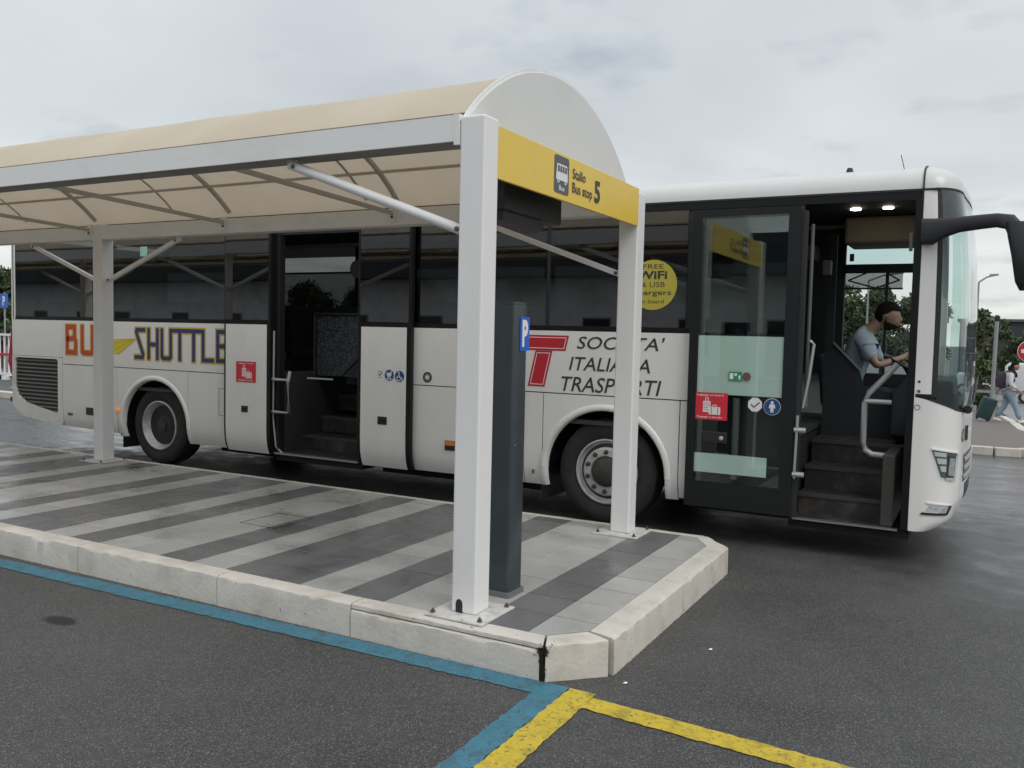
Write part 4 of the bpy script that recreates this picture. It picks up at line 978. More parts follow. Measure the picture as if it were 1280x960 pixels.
mb = MB(); ribbon(mb, [(-5.555, 1.30), (-5.54, 1.28), (-5.51, 1.315)], .008, FP, .001, .002); ribbon(mb, [(-5.56, 1.325), (-5.515, 1.325)], .005, FP, .001, .002); ribbon(mb, [(-5.555, 1.262), (-5.515, 1.262)], .004, FP, .001, .002)
build('check_mark_print', mb, 'text_dark', l2)
# emblem roundel on the flank
FB = FL(BY)
a = round_sticker('roundel_sticker', -4.99, 1.285, .055, 'text_dark', FB, bus); b = flat('roundel_ring', disc(-4.99, 1.285, .034), FB, mat('grey teal print', (.25, .36, .36), .5), a, .003, .004)
flat('roundel_core', disc(-4.99, 1.285, .018), FB, 'white_print', b if False else a, .004, .005)
# door opening: jambs, threshold, stepwell, rails
build('door_jamb', MB().box(-7.14, -7.02, BY+.0, BY+.10, .33, 2.86), 'door_frame', bus, bevel=.01)
build('door_jamb', MB().box(-5.90, -5.85, BY+.0, BY+.10, .33, 2.86), 'door_frame', bus, bevel=.01)
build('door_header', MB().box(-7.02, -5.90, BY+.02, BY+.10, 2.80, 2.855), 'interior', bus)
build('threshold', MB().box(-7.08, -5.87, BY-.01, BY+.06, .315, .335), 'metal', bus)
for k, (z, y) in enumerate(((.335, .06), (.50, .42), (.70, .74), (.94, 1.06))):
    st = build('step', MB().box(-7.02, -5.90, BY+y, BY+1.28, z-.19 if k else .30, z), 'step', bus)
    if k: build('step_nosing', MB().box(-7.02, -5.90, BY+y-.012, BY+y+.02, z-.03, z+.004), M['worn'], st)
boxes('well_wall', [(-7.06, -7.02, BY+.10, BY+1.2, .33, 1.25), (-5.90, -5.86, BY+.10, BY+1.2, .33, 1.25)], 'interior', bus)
build('modesty_panel', MB().box(-7.00, -6.995+.76, BY+.62, BY+.635, 1.20, 1.92), None or 'speckle', bus) if 'speckle' in M else None
build('screen_frame', MB().tube([(-7.02, BY+.6, 1.93), (-6.24, BY+.6, 1.93)], .018, 8).tube([(-7.02, BY+.6, 1.17), (-7.02, BY+.6, 1.93)], .018, 8), 'plastic', bus)
build('handrail', MB().tube([(-6.245, BY+.6, 2.75), (-6.23, BY+.6, 2.4), (-6.23, BY+.6, 1.95), (-6.23, BY+.6, 1.55), (-6.52, BY+.5, 1.22)], .022, 10), 'plastic', bus, smooth=1)
build('handrail_bracket', MB().lathe([(.10, 0), (.10, .04), (.0, .05)], (-6.36, BY+.55, 2.45), 'y', 24), 'plastic', bus)
build('ticket_validator', MB().box(-6.86, -6.74, BY+1.9, BY+2.0, 2.46, 2.58), 'plastic', bus)
build('mechanism_bar', MB().tube([(-7.075, BY-.02, 1.72), (-7.085, BY-.02, .75), (-7.06, BY-.0, .40), (-6.98, BY+.03, .325)], .012, 8), 'rail', bus, smooth=1)
build('grab_handle', MB().tube([(-7.08, BY-.03, 1.17), (-6.86, BY-.02, 1.17), (-6.85, BY-.02, .80), (-7.08, BY-.03, .80)], .020, 10).tube([(-6.86, BY-.02, 1.15), (-6.85, BY+.0, 1.27)], .02, 8), 'rail', bus, smooth=.9)
build('screen_rail', MB().tube([(-6.86, BY+.3, 1.18), (-6.5, BY+.32, 1.18)], .012, 8), 'rail', bus)
for x in (-6.45, -6.05):
    build('ceiling_lamp', MB().lathe([(.05, .0), (.05, -.008), (.04, -.010)], (x, BY+.95, 2.985), 'z', 16), emit('lit ceiling lamp', (1, .96, .88), 9), bus)

# ---- lettering and logo on the flank
def stroke_word(word, x0, x1, z0, z1, parent, m_fill, m_edge, wf, we, slants=None, cut=None):
    GL = {'B': [[(0,0),(0,1),(.75,1),(.75,.56),(.14,.53)], [(.75,.56),(.86,.44),(.86,0),(0,0)]], 'U': [[(0,1),(0,.06),(.12,0),(.88,0),(1,.06),(1,1)]],
          'S': [[(.95,1),(.10,1),(.06,.9),(.86,.12),(.80,0),(0,0)]], 'H': [[(0,1),(0,0)], [(1,1),(1,0)], [(0,.48),(1,.48)]],
          'T': [[(-.18,1),(1.18,1)], [(.5,1),(.5,0)]], 'L': [[(0,1),(0,0),(1,0)]], 'E': [[(1,1),(0,1),(0,0),(1,0)], [(0,.5),(.8,.5)]]}
    cells = word; n = len(cells)
    for i, ch in enumerate(cells):
        a = x0+(x1-x0)*(i/n); b = x0+(x1-x0)*((i+.66)/n)
        lo = MB(); hi = MB()
        for st in GL[ch]:
            pts = [(a+(b-a)*u, z0+(z1-z0)*v) for u, v in st]
            if cut: pts = [(min(p[0], cut), p[1]) for p in pts]
            kk = .0003*GL[ch].index(st)+.0001*(i % 2); ribbon(lo, pts, we, FB, .001, .002+kk); ribbon(hi, pts, wf, FB, .002, .0035+kk)
        if ch == 'B' and cut is None:
            pass
        letter = build('letter', hi, m_fill, parent); build('letter_edge', lo, m_edge, letter)
stroke_word('BUS', -10.80, -9.86, 1.365, 1.705, bus, 'red_bus', 'yellow_edge', .062, .092)
stroke_word('SHUTTL', -9.43, -7.99, 1.345, 1.690, bus, 'navy', 'yellow_edge', .050, .088)
lo = MB(); hi = MB()
for pts in ([(-7.905, 1.69), (-8.005+.02, 1.69), (-7.985, 1.345), (-7.905, 1.345)], [(-7.985, 1.52), (-7.905, 1.52)]):
    kk = .0003*(len(pts) == 2); ribbon(lo, pts, .088, FB, .001, .002+kk); ribbon(hi, pts, .050, FB, .002, .0035+kk)
le = build('letter', hi, 'navy', bus); build('letter_edge', lo, 'yellow_edge', le)
ar = flat('arrow_print', [(-9.98, 1.545), (-9.42, 1.575), (-9.76, 1.372), (-9.90, 1.40)], FB, 'yellow_arrow', bus, .001, .002)
mb = MB(); 
for pts in ([(-9.98, 1.545), (-9.42, 1.575), (-9.76, 1.372), (-9.90, 1.40), (-9.98, 1.545)], [(-9.90, 1.40), (-9.50, 1.562)], [(-9.93, 1.50), (-9.48, 1.563)]): ribbon(mb, pts, .012, FB, .002, .003)
build('arrow_outline', mb, 'yellow_edge', ar)
def logo(pts, parent):
    o = flat('logo_letter', pts, FB, 'red', parent, .001, .002)
    c = (sum(p[0] for p in pts)/len(pts), sum(p[1] for p in pts)/len(pts)); n = len(pts); mb = MB()
    ins = []; area = sum(pts[i][0]*pts[(i+1) % n][1]-pts[(i+1) % n][0]*pts[i][1] for i in range(n)); sg_ = 1 if area > 0 else -1
    for i in range(n):
        p, q, r_ = Vector(pts[i-1]), Vector(pts[i]), Vector(pts[(i+1) % n]); d1 = (q-p).normalized(); d2 = (r_-q).normalized()
        n1 = Vector((-d1.y, d1.x))*sg_; n2 = Vector((-d2.y, d2.x))*sg_; k = (n1+n2).normalized(); ins.append(tuple(q+k*(.022/max(.3, k.dot(n1)))))
    ribbon(mb, ins+[ins[0]], .007, FB, .002, .003); build('logo_inline', mb, 'white_print', o)
sl = .22
def SL(u, v): return (u+sl*(v-1.24), v)
def shp(l): return [SL(*p) for p in l]
logo(shp([(-3.96, 1.60), (-3.52, 1.60), (-3.52, 1.745), (-3.96, 1.745)]), bus)
logo(shp([(-3.835, 1.255), (-3.655, 1.255), (-3.655, 1.598), (-3.835, 1.598)]), bus)
logo(shp([(-4.18, 1.255), (-4.01, 1.255), (-4.01, 1.745), (-4.18, 1.745)]), bus)
logo(shp([(-4.60, 1.255), (-4.24, 1.255), (-4.24, 1.56), (-4.45, 1.56), (-4.45, 1.62), (-4.24, 1.62), (-4.24, 1.745), (-4.60, 1.745), (-4.60, 1.45), (-4.39, 1.45), (-4.39, 1.38), (-4.60, 1.38)]), bus)
for s_, b in (("SOCIETA'", (-3.325, -2.475, 1.625, 1.745)), ('ITALIANA', (-3.40, -2.605, 1.425, 1.550)), ('TRASPORTI', (-3.475, -2.495, 1.225, 1.365))):
    text('lettering', s_, b, FB, 'text_dark', bus, shear=.22, bold=.006, d1=.003)
ys_ = round_sticker('wifi_sticker', -2.605, 2.212, .222, 'badge_yellow', FL(BY+.003), bus)
FW = FL(BY+.003)
for s_, b, bo in (('FREE', (-2.70, -2.51, 2.355, 2.395), .0), ('WiFi', (-2.755, -2.475, 2.262, 2.336), .03), ('& USB', (-2.715, -2.495, 2.192, 2.238), .0), ('chargers', (-2.785, -2.435, 2.108, 2.168), .01), ('on board', (-2.735, -2.50, 2.048, 2.085), 0)):
    text('sticker_lettering', s_, b, FW, 'text_dark', ys_, bold=bo, d1=.004)
# side marker lamps, latches, filler
for x, z in ((-9.775, .645),): build('side_marker', MB().lathe([(.001, -.024), (.028, -.018), (.036, 0)], (x, BY, z), 'y', 16), 'amber2', bus, smooth=1)
sm_ = build('side_marker', MB().box(-4.76, -4.63, BY-.012, BY, .555, .655), 'plastic', bus, bevel=.004); build('marker_lens', MB().box(-4.75, -4.64, BY-.02, BY-.012, .605, .65), 'amber', sm_, bevel=.003)
build('latch_recess', MB().box(-10.42, -10.27, BY-.004, BY+.01, .59-.045, .59+.055), 'plastic', bus, bevel=.005)
build('latch_recess', MB().box(-10.80, -10.70, BY-.004, BY+.01, .515, .55), 'interior_mid', bus, bevel=.003)
build('latch_recess', MB().box(-3.76, -3.745, BY-.004, BY+.01, .415, .455), 'interior_mid', bus)
mb = MB(); 
for q in ((-7.93, 1.05, -7.925, .75), ): mb.box(-7.965, -7.960, BY-.003, BY+.001, .70, 1.02).box(-7.965, -7.885, BY-.003, BY+.001, .698, .703).box(-7.965, -7.885, BY-.003, BY+.001, 1.018, 1.023)
build('flap_outline', mb, 'interior_mid', bus)

# ---- front door: one big leaf slid back, opening with steps
DY = BY-.072
GX0, GX1 = -2.235, -1.335
dl = build('front_door_leaf', MB().box(GX0, GX0+.075, DY, DY+.035, .30, 2.84).box(GX1-.105, GX1, DY, DY+.035, .30, 2.84).box(GX0+.075, GX1-.105, DY, DY+.035, 2.78, 2.84).box(GX0+.075, GX1-.105, DY, DY+.035, .30, .52), 'door_frame', bus, label='large glazed front door leaf slid open over the side')
build('leaf_glass', MB().box(GX0+.075, GX1-.105, DY+.006, DY+.012, .52, 2.78), 'door_glass', dl)
# body behind the leaf: dark wall with two pale strips seen through the glass
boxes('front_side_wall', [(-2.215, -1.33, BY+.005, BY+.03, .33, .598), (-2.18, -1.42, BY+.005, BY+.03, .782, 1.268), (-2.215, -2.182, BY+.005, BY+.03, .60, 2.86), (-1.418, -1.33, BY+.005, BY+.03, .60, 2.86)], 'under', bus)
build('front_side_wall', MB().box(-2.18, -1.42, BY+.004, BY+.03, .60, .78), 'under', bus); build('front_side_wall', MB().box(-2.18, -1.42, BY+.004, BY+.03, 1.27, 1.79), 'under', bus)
M['film'] = mat('pale green film', (.78, .83, .80), .5, var=.05, vscale=3)
build('frosted_film', MB().box(GX0+.078, GX1-.108, DY+.014, DY+.017, 1.275, 1.775), 'film', dl, label='pale green frosted film behind the middle of the door glass')
build('frosted_film', MB().box(GX0+.05, -1.545, DY+.014, DY+.017, .60, .765), 'film', dl, label='narrow pale green strip low on the door glass')
build('window_pane', MB().box(-2.18, -1.42, BY+.006, BY+.012, 1.80, 2.84), 'tint', bus)
FD = FL(DY+.004)
luggage_sticker(-2.185, -1.885, 1.055, 1.288, FL(DY+.006), dl)
mb = MB(); FDg = FL(DY+.006)
a = flat('green_exit_sticker', [(-1.885, 1.40), (-1.775, 1.40), (-1.775, 1.475), (-1.885, 1.475)], FDg, 'green_print', dl, .001, .002)
mb = MB()
for q in ((-1.875, 1.412, -1.845, 1.462), (-1.835, 1.44, -1.815, 1.462), (-1.80, 1.412, -1.785, 1.445)): mb.prism([(q[0], q[1]), (q[2], q[1]), (q[2], q[3]), (q[0], q[3])], FDg, .002, .003)
build('exit_symbol', mb, 'white_print', a)
round_sticker('emergency_button', -1.735, 1.437, .036, mat('brown red button', (.16, .09, .08), .4), FDg, dl)
oc_ = flat('octagon_sticker', [(-1.655+.062*math.cos(math.pi/8+math.pi/4*k), 1.207+.062*math.sin(math.pi/8+math.pi/4*k)) for k in range(8)], FDg, 'white_print', dl, .001, .002)
mb = MB(); ribbon(mb, [(-1.685, 1.205), (-1.665, 1.185), (-1.62, 1.225)], .010, FDg, .002, .003); build('tick_symbol', mb, 'text_dark', oc_)
pc = round_sticker('person_sticker', -1.515, 1.197, .066, 'blue_print', FDg, dl)
wr = flat('sticker_rim', disc(-1.515, 1.197, .070), FDg, 'white_print', pc, .0, .0008)
mb = MB(); mb.prism(disc(-1.515, 1.232, .012), FDg, .003, .004); mb.prism([(-1.535, 1.218), (-1.495, 1.218), (-1.488, 1.185), (-1.498, 1.183), (-1.503, 1.198), (-1.503, 1.15), (-1.512, 1.15), (-1.515, 1.178), (-1.518, 1.15), (-1.527, 1.15), (-1.527, 1.198), (-1.532, 1.183), (-1.542, 1.185)], FDg, .003, .004)
build('person_symbol', mb, 'white_print', pc)
hb = build('door_handle', MB().box(-2.10, -1.88, DY-.008, DY+.012, .862, .955), 'plastic', dl, bevel=.006); build('lock', MB().lathe([(.018, 0), (.018, -.01), (.008, -.014)], (-1.925, DY-.008, .905), 'y', 12), 'rim', hb)
build('inner_latch', MB().box(-1.985, -1.87, DY+.02, DY+.035, .71, .775), 'interior_mid', dl)
build('inner_rail', MB().tube([(-1.82, DY+.045, .56), (-1.82, DY+.045, 1.25)], .03, 10), 'interior_mid', dl)
# vertical grab rails at the leaf edge
build('door_rail', MB().tube([(-1.315, DY-.0, .62), (-1.315, DY-.01, .66), (-1.305, DY-.01, 1.14)], .011, 8), 'rail', dl, smooth=1)
for z in (1.02, .655): build('rail_bracket', MB().tube([(-1.33, DY-.005, z), (-1.24, DY+.0, z)], .022, 8), 'rail', dl)
build('door_rail', MB().tube([(-1.285, DY+.08, 1.2), (-1.245, DY+.08, 1.45), (-1.22, DY+.1, 1.72), (-1.25, DY+.12, 1.75)], .013, 8), 'rail', dl, smooth=1)
build('door_gear', MB().box(-1.335, -1.30, DY+.02, DY+.10, .30, 2.80), 'interior', dl)
build('door_gear', MB().tube([(-1.27, BY+.05, 2.70), (-1.27, BY+.05, 1.2)], .015, 8), 'interior_mid', dl)
build('door_jamb', MB().box(-.51, -.455, BY-.004, BY+.05, .285, 2.86), 'black_frame', bus, bevel=.004)
build('jamb_latch', MB().box(-.545, -.52, BY-.0, BY+.03, 2.46, 2.60), 'interior_mid', bus, bevel=.004)
build('threshold', MB().box(-1.33, -.53, BY-.01, BY+.05, .272, .285), 'metal', bus)
for k, (z, y) in enumerate(((.285, .05), (.46, .24), (.66, .52), (.86, .82))):
    st = build('step', MB().box(-1.33, -.665 if k < 3 else -.55, BY+y, BY+1.5, z-.20 if k else .26, z), 'step', bus)
    if k: build('step_nosing', MB().box(-1.33, -.665 if k < 3 else -.55, BY+y-.012, BY+y+.02, z-.03, z+.004), M['worn'] if 'worn' in M else 'step', st)
build('step_side_box', MB().box(-.665, -.57, BY+.055, BY+1.2, .287, .86), mat('brown grey box', (.05, .045, .041), .5, var=.15), bus, bevel=.01)
build('entrance_rail', MB().tube([(-.60, BY+.18, 1.58), (-.66, BY+.18, 1.50), (-.80, BY+.18, 1.34), (-.83, BY+.18, 1.25), (-.83, BY+.18, .94), (-.81, BY+.18, .875), (-.76, BY+.18, .84), (-.62, BY+.18, .835)], .024, 12).tube([(-.83, BY+.18, 1.27), (-.63, BY+.18, 1.27)], .02, 8), 'rail', bus, smooth=1)
# cab partition and bulkhead
part_y = BY+1.33
pts = [(-1.33, .86), (-1.33, 2.75), (-1.255, 2.75), (-1.255, 1.72), (-1.01, 1.47), (-.97, 1.34), (-.78, 1.30), (-.62, 1.28), (-.62, .86)]
build('cab_partition', MB().prism(pts, FL(part_y), 0, .03), 'interior', bus)
build('partition_edge', MB().tube([(-1.255, part_y-.04, 1.735), (-1.01, part_y-.04, 1.485)], .012, 8), 'interior_mid', bus)
build('ticket_holder', MB().box(-1.30, -1.23, part_y-.55, part_y-.45, 2.34, 2.47), 'interior_mid', bus, bevel=.01)
build('ceiling_locker', MB().box(-1.27, -.55, 9.2, FAR-.12, 2.715, 2.98), mat('brown grey locker', (.17, .135, .10), .6, var=.1), bus, bevel=.03)
for x in (-1.11, -.83): build('ceiling_lamp', MB().lathe([(.045, .0), (.045, -.008), (.036, -.010)], (x, 8.70, 2.985), 'z', 16), emit('lit ceiling lamp', (1, .86, .66), 22), bus)
# driver place
build('driver_seat', MB().box(-1.38, -.92, 9.02, 9.50, .98, 1.16).prism([(-1.40, 1.10), (-1.28, 1.10), (-1.36, 1.62), (-1.45, 1.62)], FL(9.02), 0, -.48), 'seat', bus, bevel=.03)
build('dashboard', MB().prism([(-.72, .9), (-.72, 1.30), (-.60, 1.44), (-.22, 1.42), (-.18, .9)], FL(8.55), 0, -1.3), 'interior', bus, bevel=.02)
build('dashboard', MB().box(-.50, -.20, BY+.35, 8.55, .9, 1.18), 'interior', bus, bevel=.02)
sw = MB(); c0 = Vector((-.66, 9.24, 1.53)); u1 = Vector((0, 1, 0)); u2 = Vector((-.85, 0, .42)).normalized()
sw.tube([c0+(u1*math.cos(t)+u2*math.sin(t))*.21 for t in np.linspace(0, 2*math.pi, 33)], .016, 8, False); sw.tube([c0-u1*.2, c0+u1*.2], .014, 8); sw.tube([c0, c0+Vector((.12, 0, -.22))], .03, 8)
build('steering_wheel', sw, 'plastic', bus, smooth=1)

# ---- front: windscreen, white mask, lamps
def fs(name, t0, t1, z0, z1, m, out_=0, th=.012, nt=40, nz=16, parent=None, zf=None, **k):
    def fn(u, v):
        t = t0+(t1-t0)*u; a, b = (zf(t) if zf else (z0, z1)); z = a+(b-a)*v
        return surf(t, z, out_), nrm_in(t)
    return build(name, MB().slab(fn, nt, nz, th), m, parent or bus, smooth=.7, **k)
def belt(t): mm = min(t, 1-t); return float(np.interp(mm, [0, .02, .12, .2, .5], [1.345, 1.33, 1.245, 1.215, 1.20]))
fs('front_mask', 0, 1, 0, 0, 'bus_white', zf=lambda t: (.285, belt(t)-.012), nt=90, nz=34, th=.015)
fs('a_pillar', .0, .032, 1.36, 2.917, 'bus_white', nt=6)
build('a_pillar', MB().box(-.455, -.449, BY, BY+.02, .29, 2.917), 'bus_white', bus)
fs('a_pillar', .968, 1, 1.36, 2.917, 'bus_white', nt=6)
fs('pillar_rubber', .032, .047, 1.34, 2.925, 'seam', nt=3)
fs('windscreen', .047, .953, 0, 0, 'shield', zf=lambda t: (belt(t)+.0, 2.925), nt=80, nz=14, th=.006)
fs('windscreen_rubber', .03, .97, 0, 0, 'seam', out_=.003, zf=lambda t: (belt(t)-.012, belt(t)+.008), nt=70, nz=1, th=.02)
fs('windscreen_rubber', .03, .97, 2.922, 2.937, 'seam', out_=.003, nt=70, nz=1, th=.02)
fs('windscreen_band', .047, .30, 0, 0, 'black_frame', out_=-.008, zf=lambda t: (belt(t)+.005, belt(t)+.11), nt=30, nz=2, th=.008)
build('front_wall_inner', MB().box(-.47, -.40, BY+.03, BY+.06, .3, 1.3), 'interior', bus)
def patch(name, pts, m, out_, th=.01, parent=None, n=7):
    # quadrilateral patch on the curved front, corners given as (t, z) anticlockwise
    (a, b, c, d) = pts
    def fn(u, v):
        t = (a[0]*(1-u)+b[0]*u)*(1-v)+(d[0]*(1-u)+c[0]*u)*v; z = (a[1]*(1-u)+b[1]*u)*(1-v)+(d[1]*(1-u)+c[1]*u)*v
        return surf(t, z, out_), nrm_in(t)
    return build(name, MB().slab(fn, n, n, th), m, parent or bus, smooth=.7)
for mir in (0, 1):
    T = (lambda p: [(1-t, z) for t, z in p]) if mir else (lambda p: p)
    hl = patch('headlight', T([(.072, .725), (.118, .690), (.132, .885), (.042, .925)]), 'interior_mid', .004, .015)
    patch('lamp_bezel', T([(.088, .72), (.122, .705), (.128, .875), (.092, .885)]), 'rim_dark', .006, .008, hl)
    patch('reflector', T([(.094, .735), (.117, .725), (.121, .862), (.098, .87)]), 'clear_lens', .012, .008, hl)
    for q in ([(.050, .885), (.085, .875), (.086, .908), (.046, .918)], [(.060, .825), (.087, .82), (.087, .862), (.055, .868)], [(.070, .765), (.087, .76), (.087, .805), (.066, .808)], [(.090, .695), (.116, .688), (.118, .712), (.085, .716)]): patch('reflector', T(q), 'white_print', .008, .006, hl)  # white facets paint the chrome's bright highlights into the lamp
    patch('lamp_shade', T([(.045, .925), (.132, .885), (.135, .90), (.043, .94)]), 'interior_mid', .006, .012, hl)
    patch('lamp_cover', T([(.068, .715), (.124, .675), (.137, .893), (.040, .932)]), 'lens_glass', .016, .003, hl)
    patch('lamp_brow', T([(.040, .934), (.140, .897), (.142, .908), (.040, .945)]), 'bus_white', .012, .02)
    fo = patch('fog_lamp', T([(.028, .435), (.108, .425), (.115, .485), (.045, .510)]), 'clear_lens', .003, .012)
    patch('fog_rim', T([(.022, .425), (.113, .415), (.112, .432), (.026, .442)]), 'plastic', .010, .012, fo)
    patch('fog_rim', T([(.108, .42), (.116, .42), (.122, .49), (.113, .49)]), 'plastic', .010, .012, fo)
    patch('fog_brow', T([(.034, .512), (.118, .490), (.120, .500), (.034, .523)]), 'bus_white', .008, .02)
patch('front_grille', [(.24, .63), (.76, .63), (.78, .86), (.22, .86)], 'interior_mid', .004, .01, n=20)
for k in range(3): patch('grille_bar', [(.235, .66+.07*k), (.765, .66+.07*k), (.77, .69+.07*k), (.23, .69+.07*k)], 'rim', .014, .01, n=20)
patch('number_plate_recess', [(.30, .47), (.70, .47), (.70, .60), (.30, .60)], 'plastic', .004, .01, n=12)
mb = MB()
for k in range(24):
    a0, a1 = 2*math.pi*k/24, 2*math.pi*(k+1)/24
    q = lambda a, r: surf(.185+.022*r*math.cos(a), 1.03+.055*r*math.sin(a), .004)
    mb.add([q(a0, 1), q(a1, 1), q(a1, .7), q(a0, .7)], [(0,1,2,3)])
build('front_emblem', mb, 'text_dark', bus)
build('front_emblem', MB().tube([surf(.235, .97, .006), surf(.235, 1.09, .006)], .008, 6), 'text_dark', bus)
build('front_emblem', MB().tube([surf(.265, .97, .006), surf(.265, 1.09, .006)], .008, 6), 'text_dark', bus)
mb = MB(); mb.tube([surf(.16, 1.235, .02), surf(.24, 1.30, .045), surf(.34, 1.47, .04)], .012, 8); mb.tube([surf(.17, 1.25, .03), surf(.25, 1.40, .03), surf(.45, 1.44, .025)], .010, 6)
build('wiper', mb, 'plastic', bus, smooth=1)
mb = MB(); mb.lathe([(.03, -.02), (.035, .0), (.03, .02)], tuple(surf(.17, 1.24, .03)), 'y', 12)
build('wiper_pivot', mb, 'plastic', bus)
mb = MB()
for i in range(20):
    a0, a1 = 2*math.pi*i/20, 2*math.pi*(i+1)/20; c = (-.430, 1.255)
    mb.prism([(c[0]+.022*math.cos(a0), c[1]+.022*math.sin(a0)), (c[0]+.022*math.cos(a1), c[1]+.022*math.sin(a1)), (c[0]+.017*math.cos(a1), c[1]+.017*math.sin(a1)), (c[0]+.017*math.cos(a0), c[1]+.017*math.sin(a0))], FL(BY), .001, .002)
rp = build('approval_print', mb, 'interior_mid', bus)
flat('key_socket', disc(-.425, 1.455, .010), FL(BY), 'seam', bus, .001, .003)
flat('key_socket', disc(-.425, 1.38, .012), FL(BY), 'interior_mid', bus, .001, .003)
# mirror arm
mb = MB()
path_ = [(-.46, 7.34, 2.60, .045, .20), (-.38, 7.33, 2.595, .05, .20), (-.29, 7.30, 2.62, .05, .145), (-.20, 7.27, 2.635, .05, .115), (-.05, 7.23, 2.645, .05, .105), (.04, 7.2, 2.648, .055, .10), (.12, 7.17, 2.63, .06, .11), (.165, 7.14, 2.56, .07, .12)]
vs = []; NP = 16
for i, (x, y, z, w, h) in enumerate(path_):
    ang = float(np.interp(i, [0, 5, 6, 7], [0, 0, .5, 1.1]))
    for j in range(NP):
        a = 2*math.pi*j/NP; cu = math.copysign(abs(math.cos(a))**.6, math.cos(a)); su = math.copysign(abs(math.sin(a))**.6, math.sin(a))
        vs.append((x+su*h/2*math.sin(ang), y+cu*w, z+su*h/2*math.cos(ang)))
mb.add(vs, [(i*NP+j, i*NP+(j+1) % NP, (i+1)*NP+(j+1) % NP, (i+1)*NP+j) for i in range(len(path_)-1) for j in range(NP)]+[tuple(range(NP)), tuple((len(path_)-1)*NP+j for j in range(NP))])
ma = build('mirror_arm', mb, 'plastic', bus, smooth=1)
mb = MB()
hd = [(.185, 7.13, 2.62, .07, .09), (.215, 7.12, 2.52, .09, .105), (.245, 7.11, 2.38, .10, .105), (.265, 7.11, 2.20, .10, .095), (.27, 7.11, 2.14, .06, .07)]
vs = []
for x, y, z, w, d in hd:
    for j in range(NP):
        a = 2*math.pi*j/NP; cu = math.copysign(abs(math.cos(a))**.6, math.cos(a)); su = math.copysign(abs(math.sin(a))**.6, math.sin(a))
        vs.append((x+cu*d, y+su*w, z))
mb.add(vs, [(i*NP+j, i*NP+(j+1) % NP, (i+1)*NP+(j+1) % NP, (i+1)*NP+j) for i in range(len(hd)-1) for j in range(NP)]+[tuple(range(NP)), tuple((len(hd)-1)*NP+j for j in range(NP))])
build('mirror_head', mb, 'plastic', bus, smooth=1)
build('mirror_glass', MB().box(.15, .153, 7.06, 7.17, 2.2, 2.44), 'clear_lens', bus) if False else None
# ------------------------------------------------------------------ people
def skin_bm(nodes, edges, root, sub=2):
    names = list(nodes); me = bpy.data.meshes.new('skin'); me.from_pydata([nodes[k][0] for k in names], [(names.index(a), names.index(b)) for a, b in edges], [])
    ob = bpy.data.objects.new('skin', me); COL.objects.link(ob)
    ob.modifiers.new('s', 'SKIN'); ss = ob.modifiers.new('d', 'SUBSURF'); ss.levels = sub; ss.render_levels = sub
    for i, k in enumerate(names):
        r = nodes[k][1]; me.skin_vertices[0].data[i].radius = (r, r) if not isinstance(r, tuple) else r
        me.skin_vertices[0].data[i].use_root = (k == root)
    dg = bpy.context.evaluated_depsgraph_get(); dg.update(); m2 = bpy.data.meshes.new_from_object(ob.evaluated_get(dg))
    mb = MB(); mb.add([tuple(v.co) for v in m2.vertices], [tuple(p.vertices) for p in m2.polygons])
    bpy.data.objects.remove(ob); bpy.data.meshes.remove(me); bpy.data.meshes.remove(m2); return mb
def head_mb(mb, c, fwd, up, R=.115, which='head'):
    # sphere shaped into a head: skull, brow, eye sockets, nose, lips, chin, ears
    fwd = Vector(fwd).normalized(); up = Vector(up).normalized(); rt = fwd.cross(up).normalized(); up = rt.cross(fwd).normalized(); c = Vector(c)
    nu, nv = 40, 28; vs = []; 
    for j in range(nv+1):
        ph = math.pi*j/nv
        for i in range(nu):
            th = 2*math.pi*i/nu; f, s, u = math.sin(ph)*math.cos(th), math.sin(ph)*math.sin(th), math.cos(ph)
            F_, S_, U_ = f*.98, s*.76, u*1.12
            if u < 0: S_ *= 1-.28*(-u); F_ = F_*(1-.10*(-u)) if f > 0 else F_*(1-.30*(-u))
            g = lambda a, b, w: math.exp(-((s-a)/w)**2-((u-b)/w)**2)
            if f > 0:
                F_ += .24*math.exp(-(s/.11)**2-((u+.17)/.17)**2)+.07*math.exp(-(s/.09)**2-((u-.02)/.16)**2)   # nose
                F_ += .05*math.exp(-((u-.16)/.08)**2)*(abs(s) < .6)                       # brow
                F_ -= .09*(g(.28, .03, .15)+g(-.28, .03, .15))                            # eye sockets
                F_ += .07*math.exp(-(s/.22)**2-((u+.46)/.06)**2)+.06*math.exp(-(s/.2)**2-((u+.57)/.05)**2)      # lips
                F_ += .20*math.exp(-((u+.62)/.27)**2-(s/.50)**2)
                F_ += .10*math.exp(-(s/.28)**2-((u+.80)/.16)**2)                          # chin
            S_ += math.copysign(.14, s)*math.exp(-((f+.05)/.12)**2-((u+.05)/.20)**2)*(abs(s) > .6)   # ears
            vs.append(c+(fwd*F_+rt*S_+up*U_)*R)
    fs = [(j*nu+i, j*nu+(i+1) % nu, (j+1)*nu+(i+1) % nu, (j+1)*nu+i) for j in range(nv) for i in range(nu)]
    mb.add(vs, fs); return mb
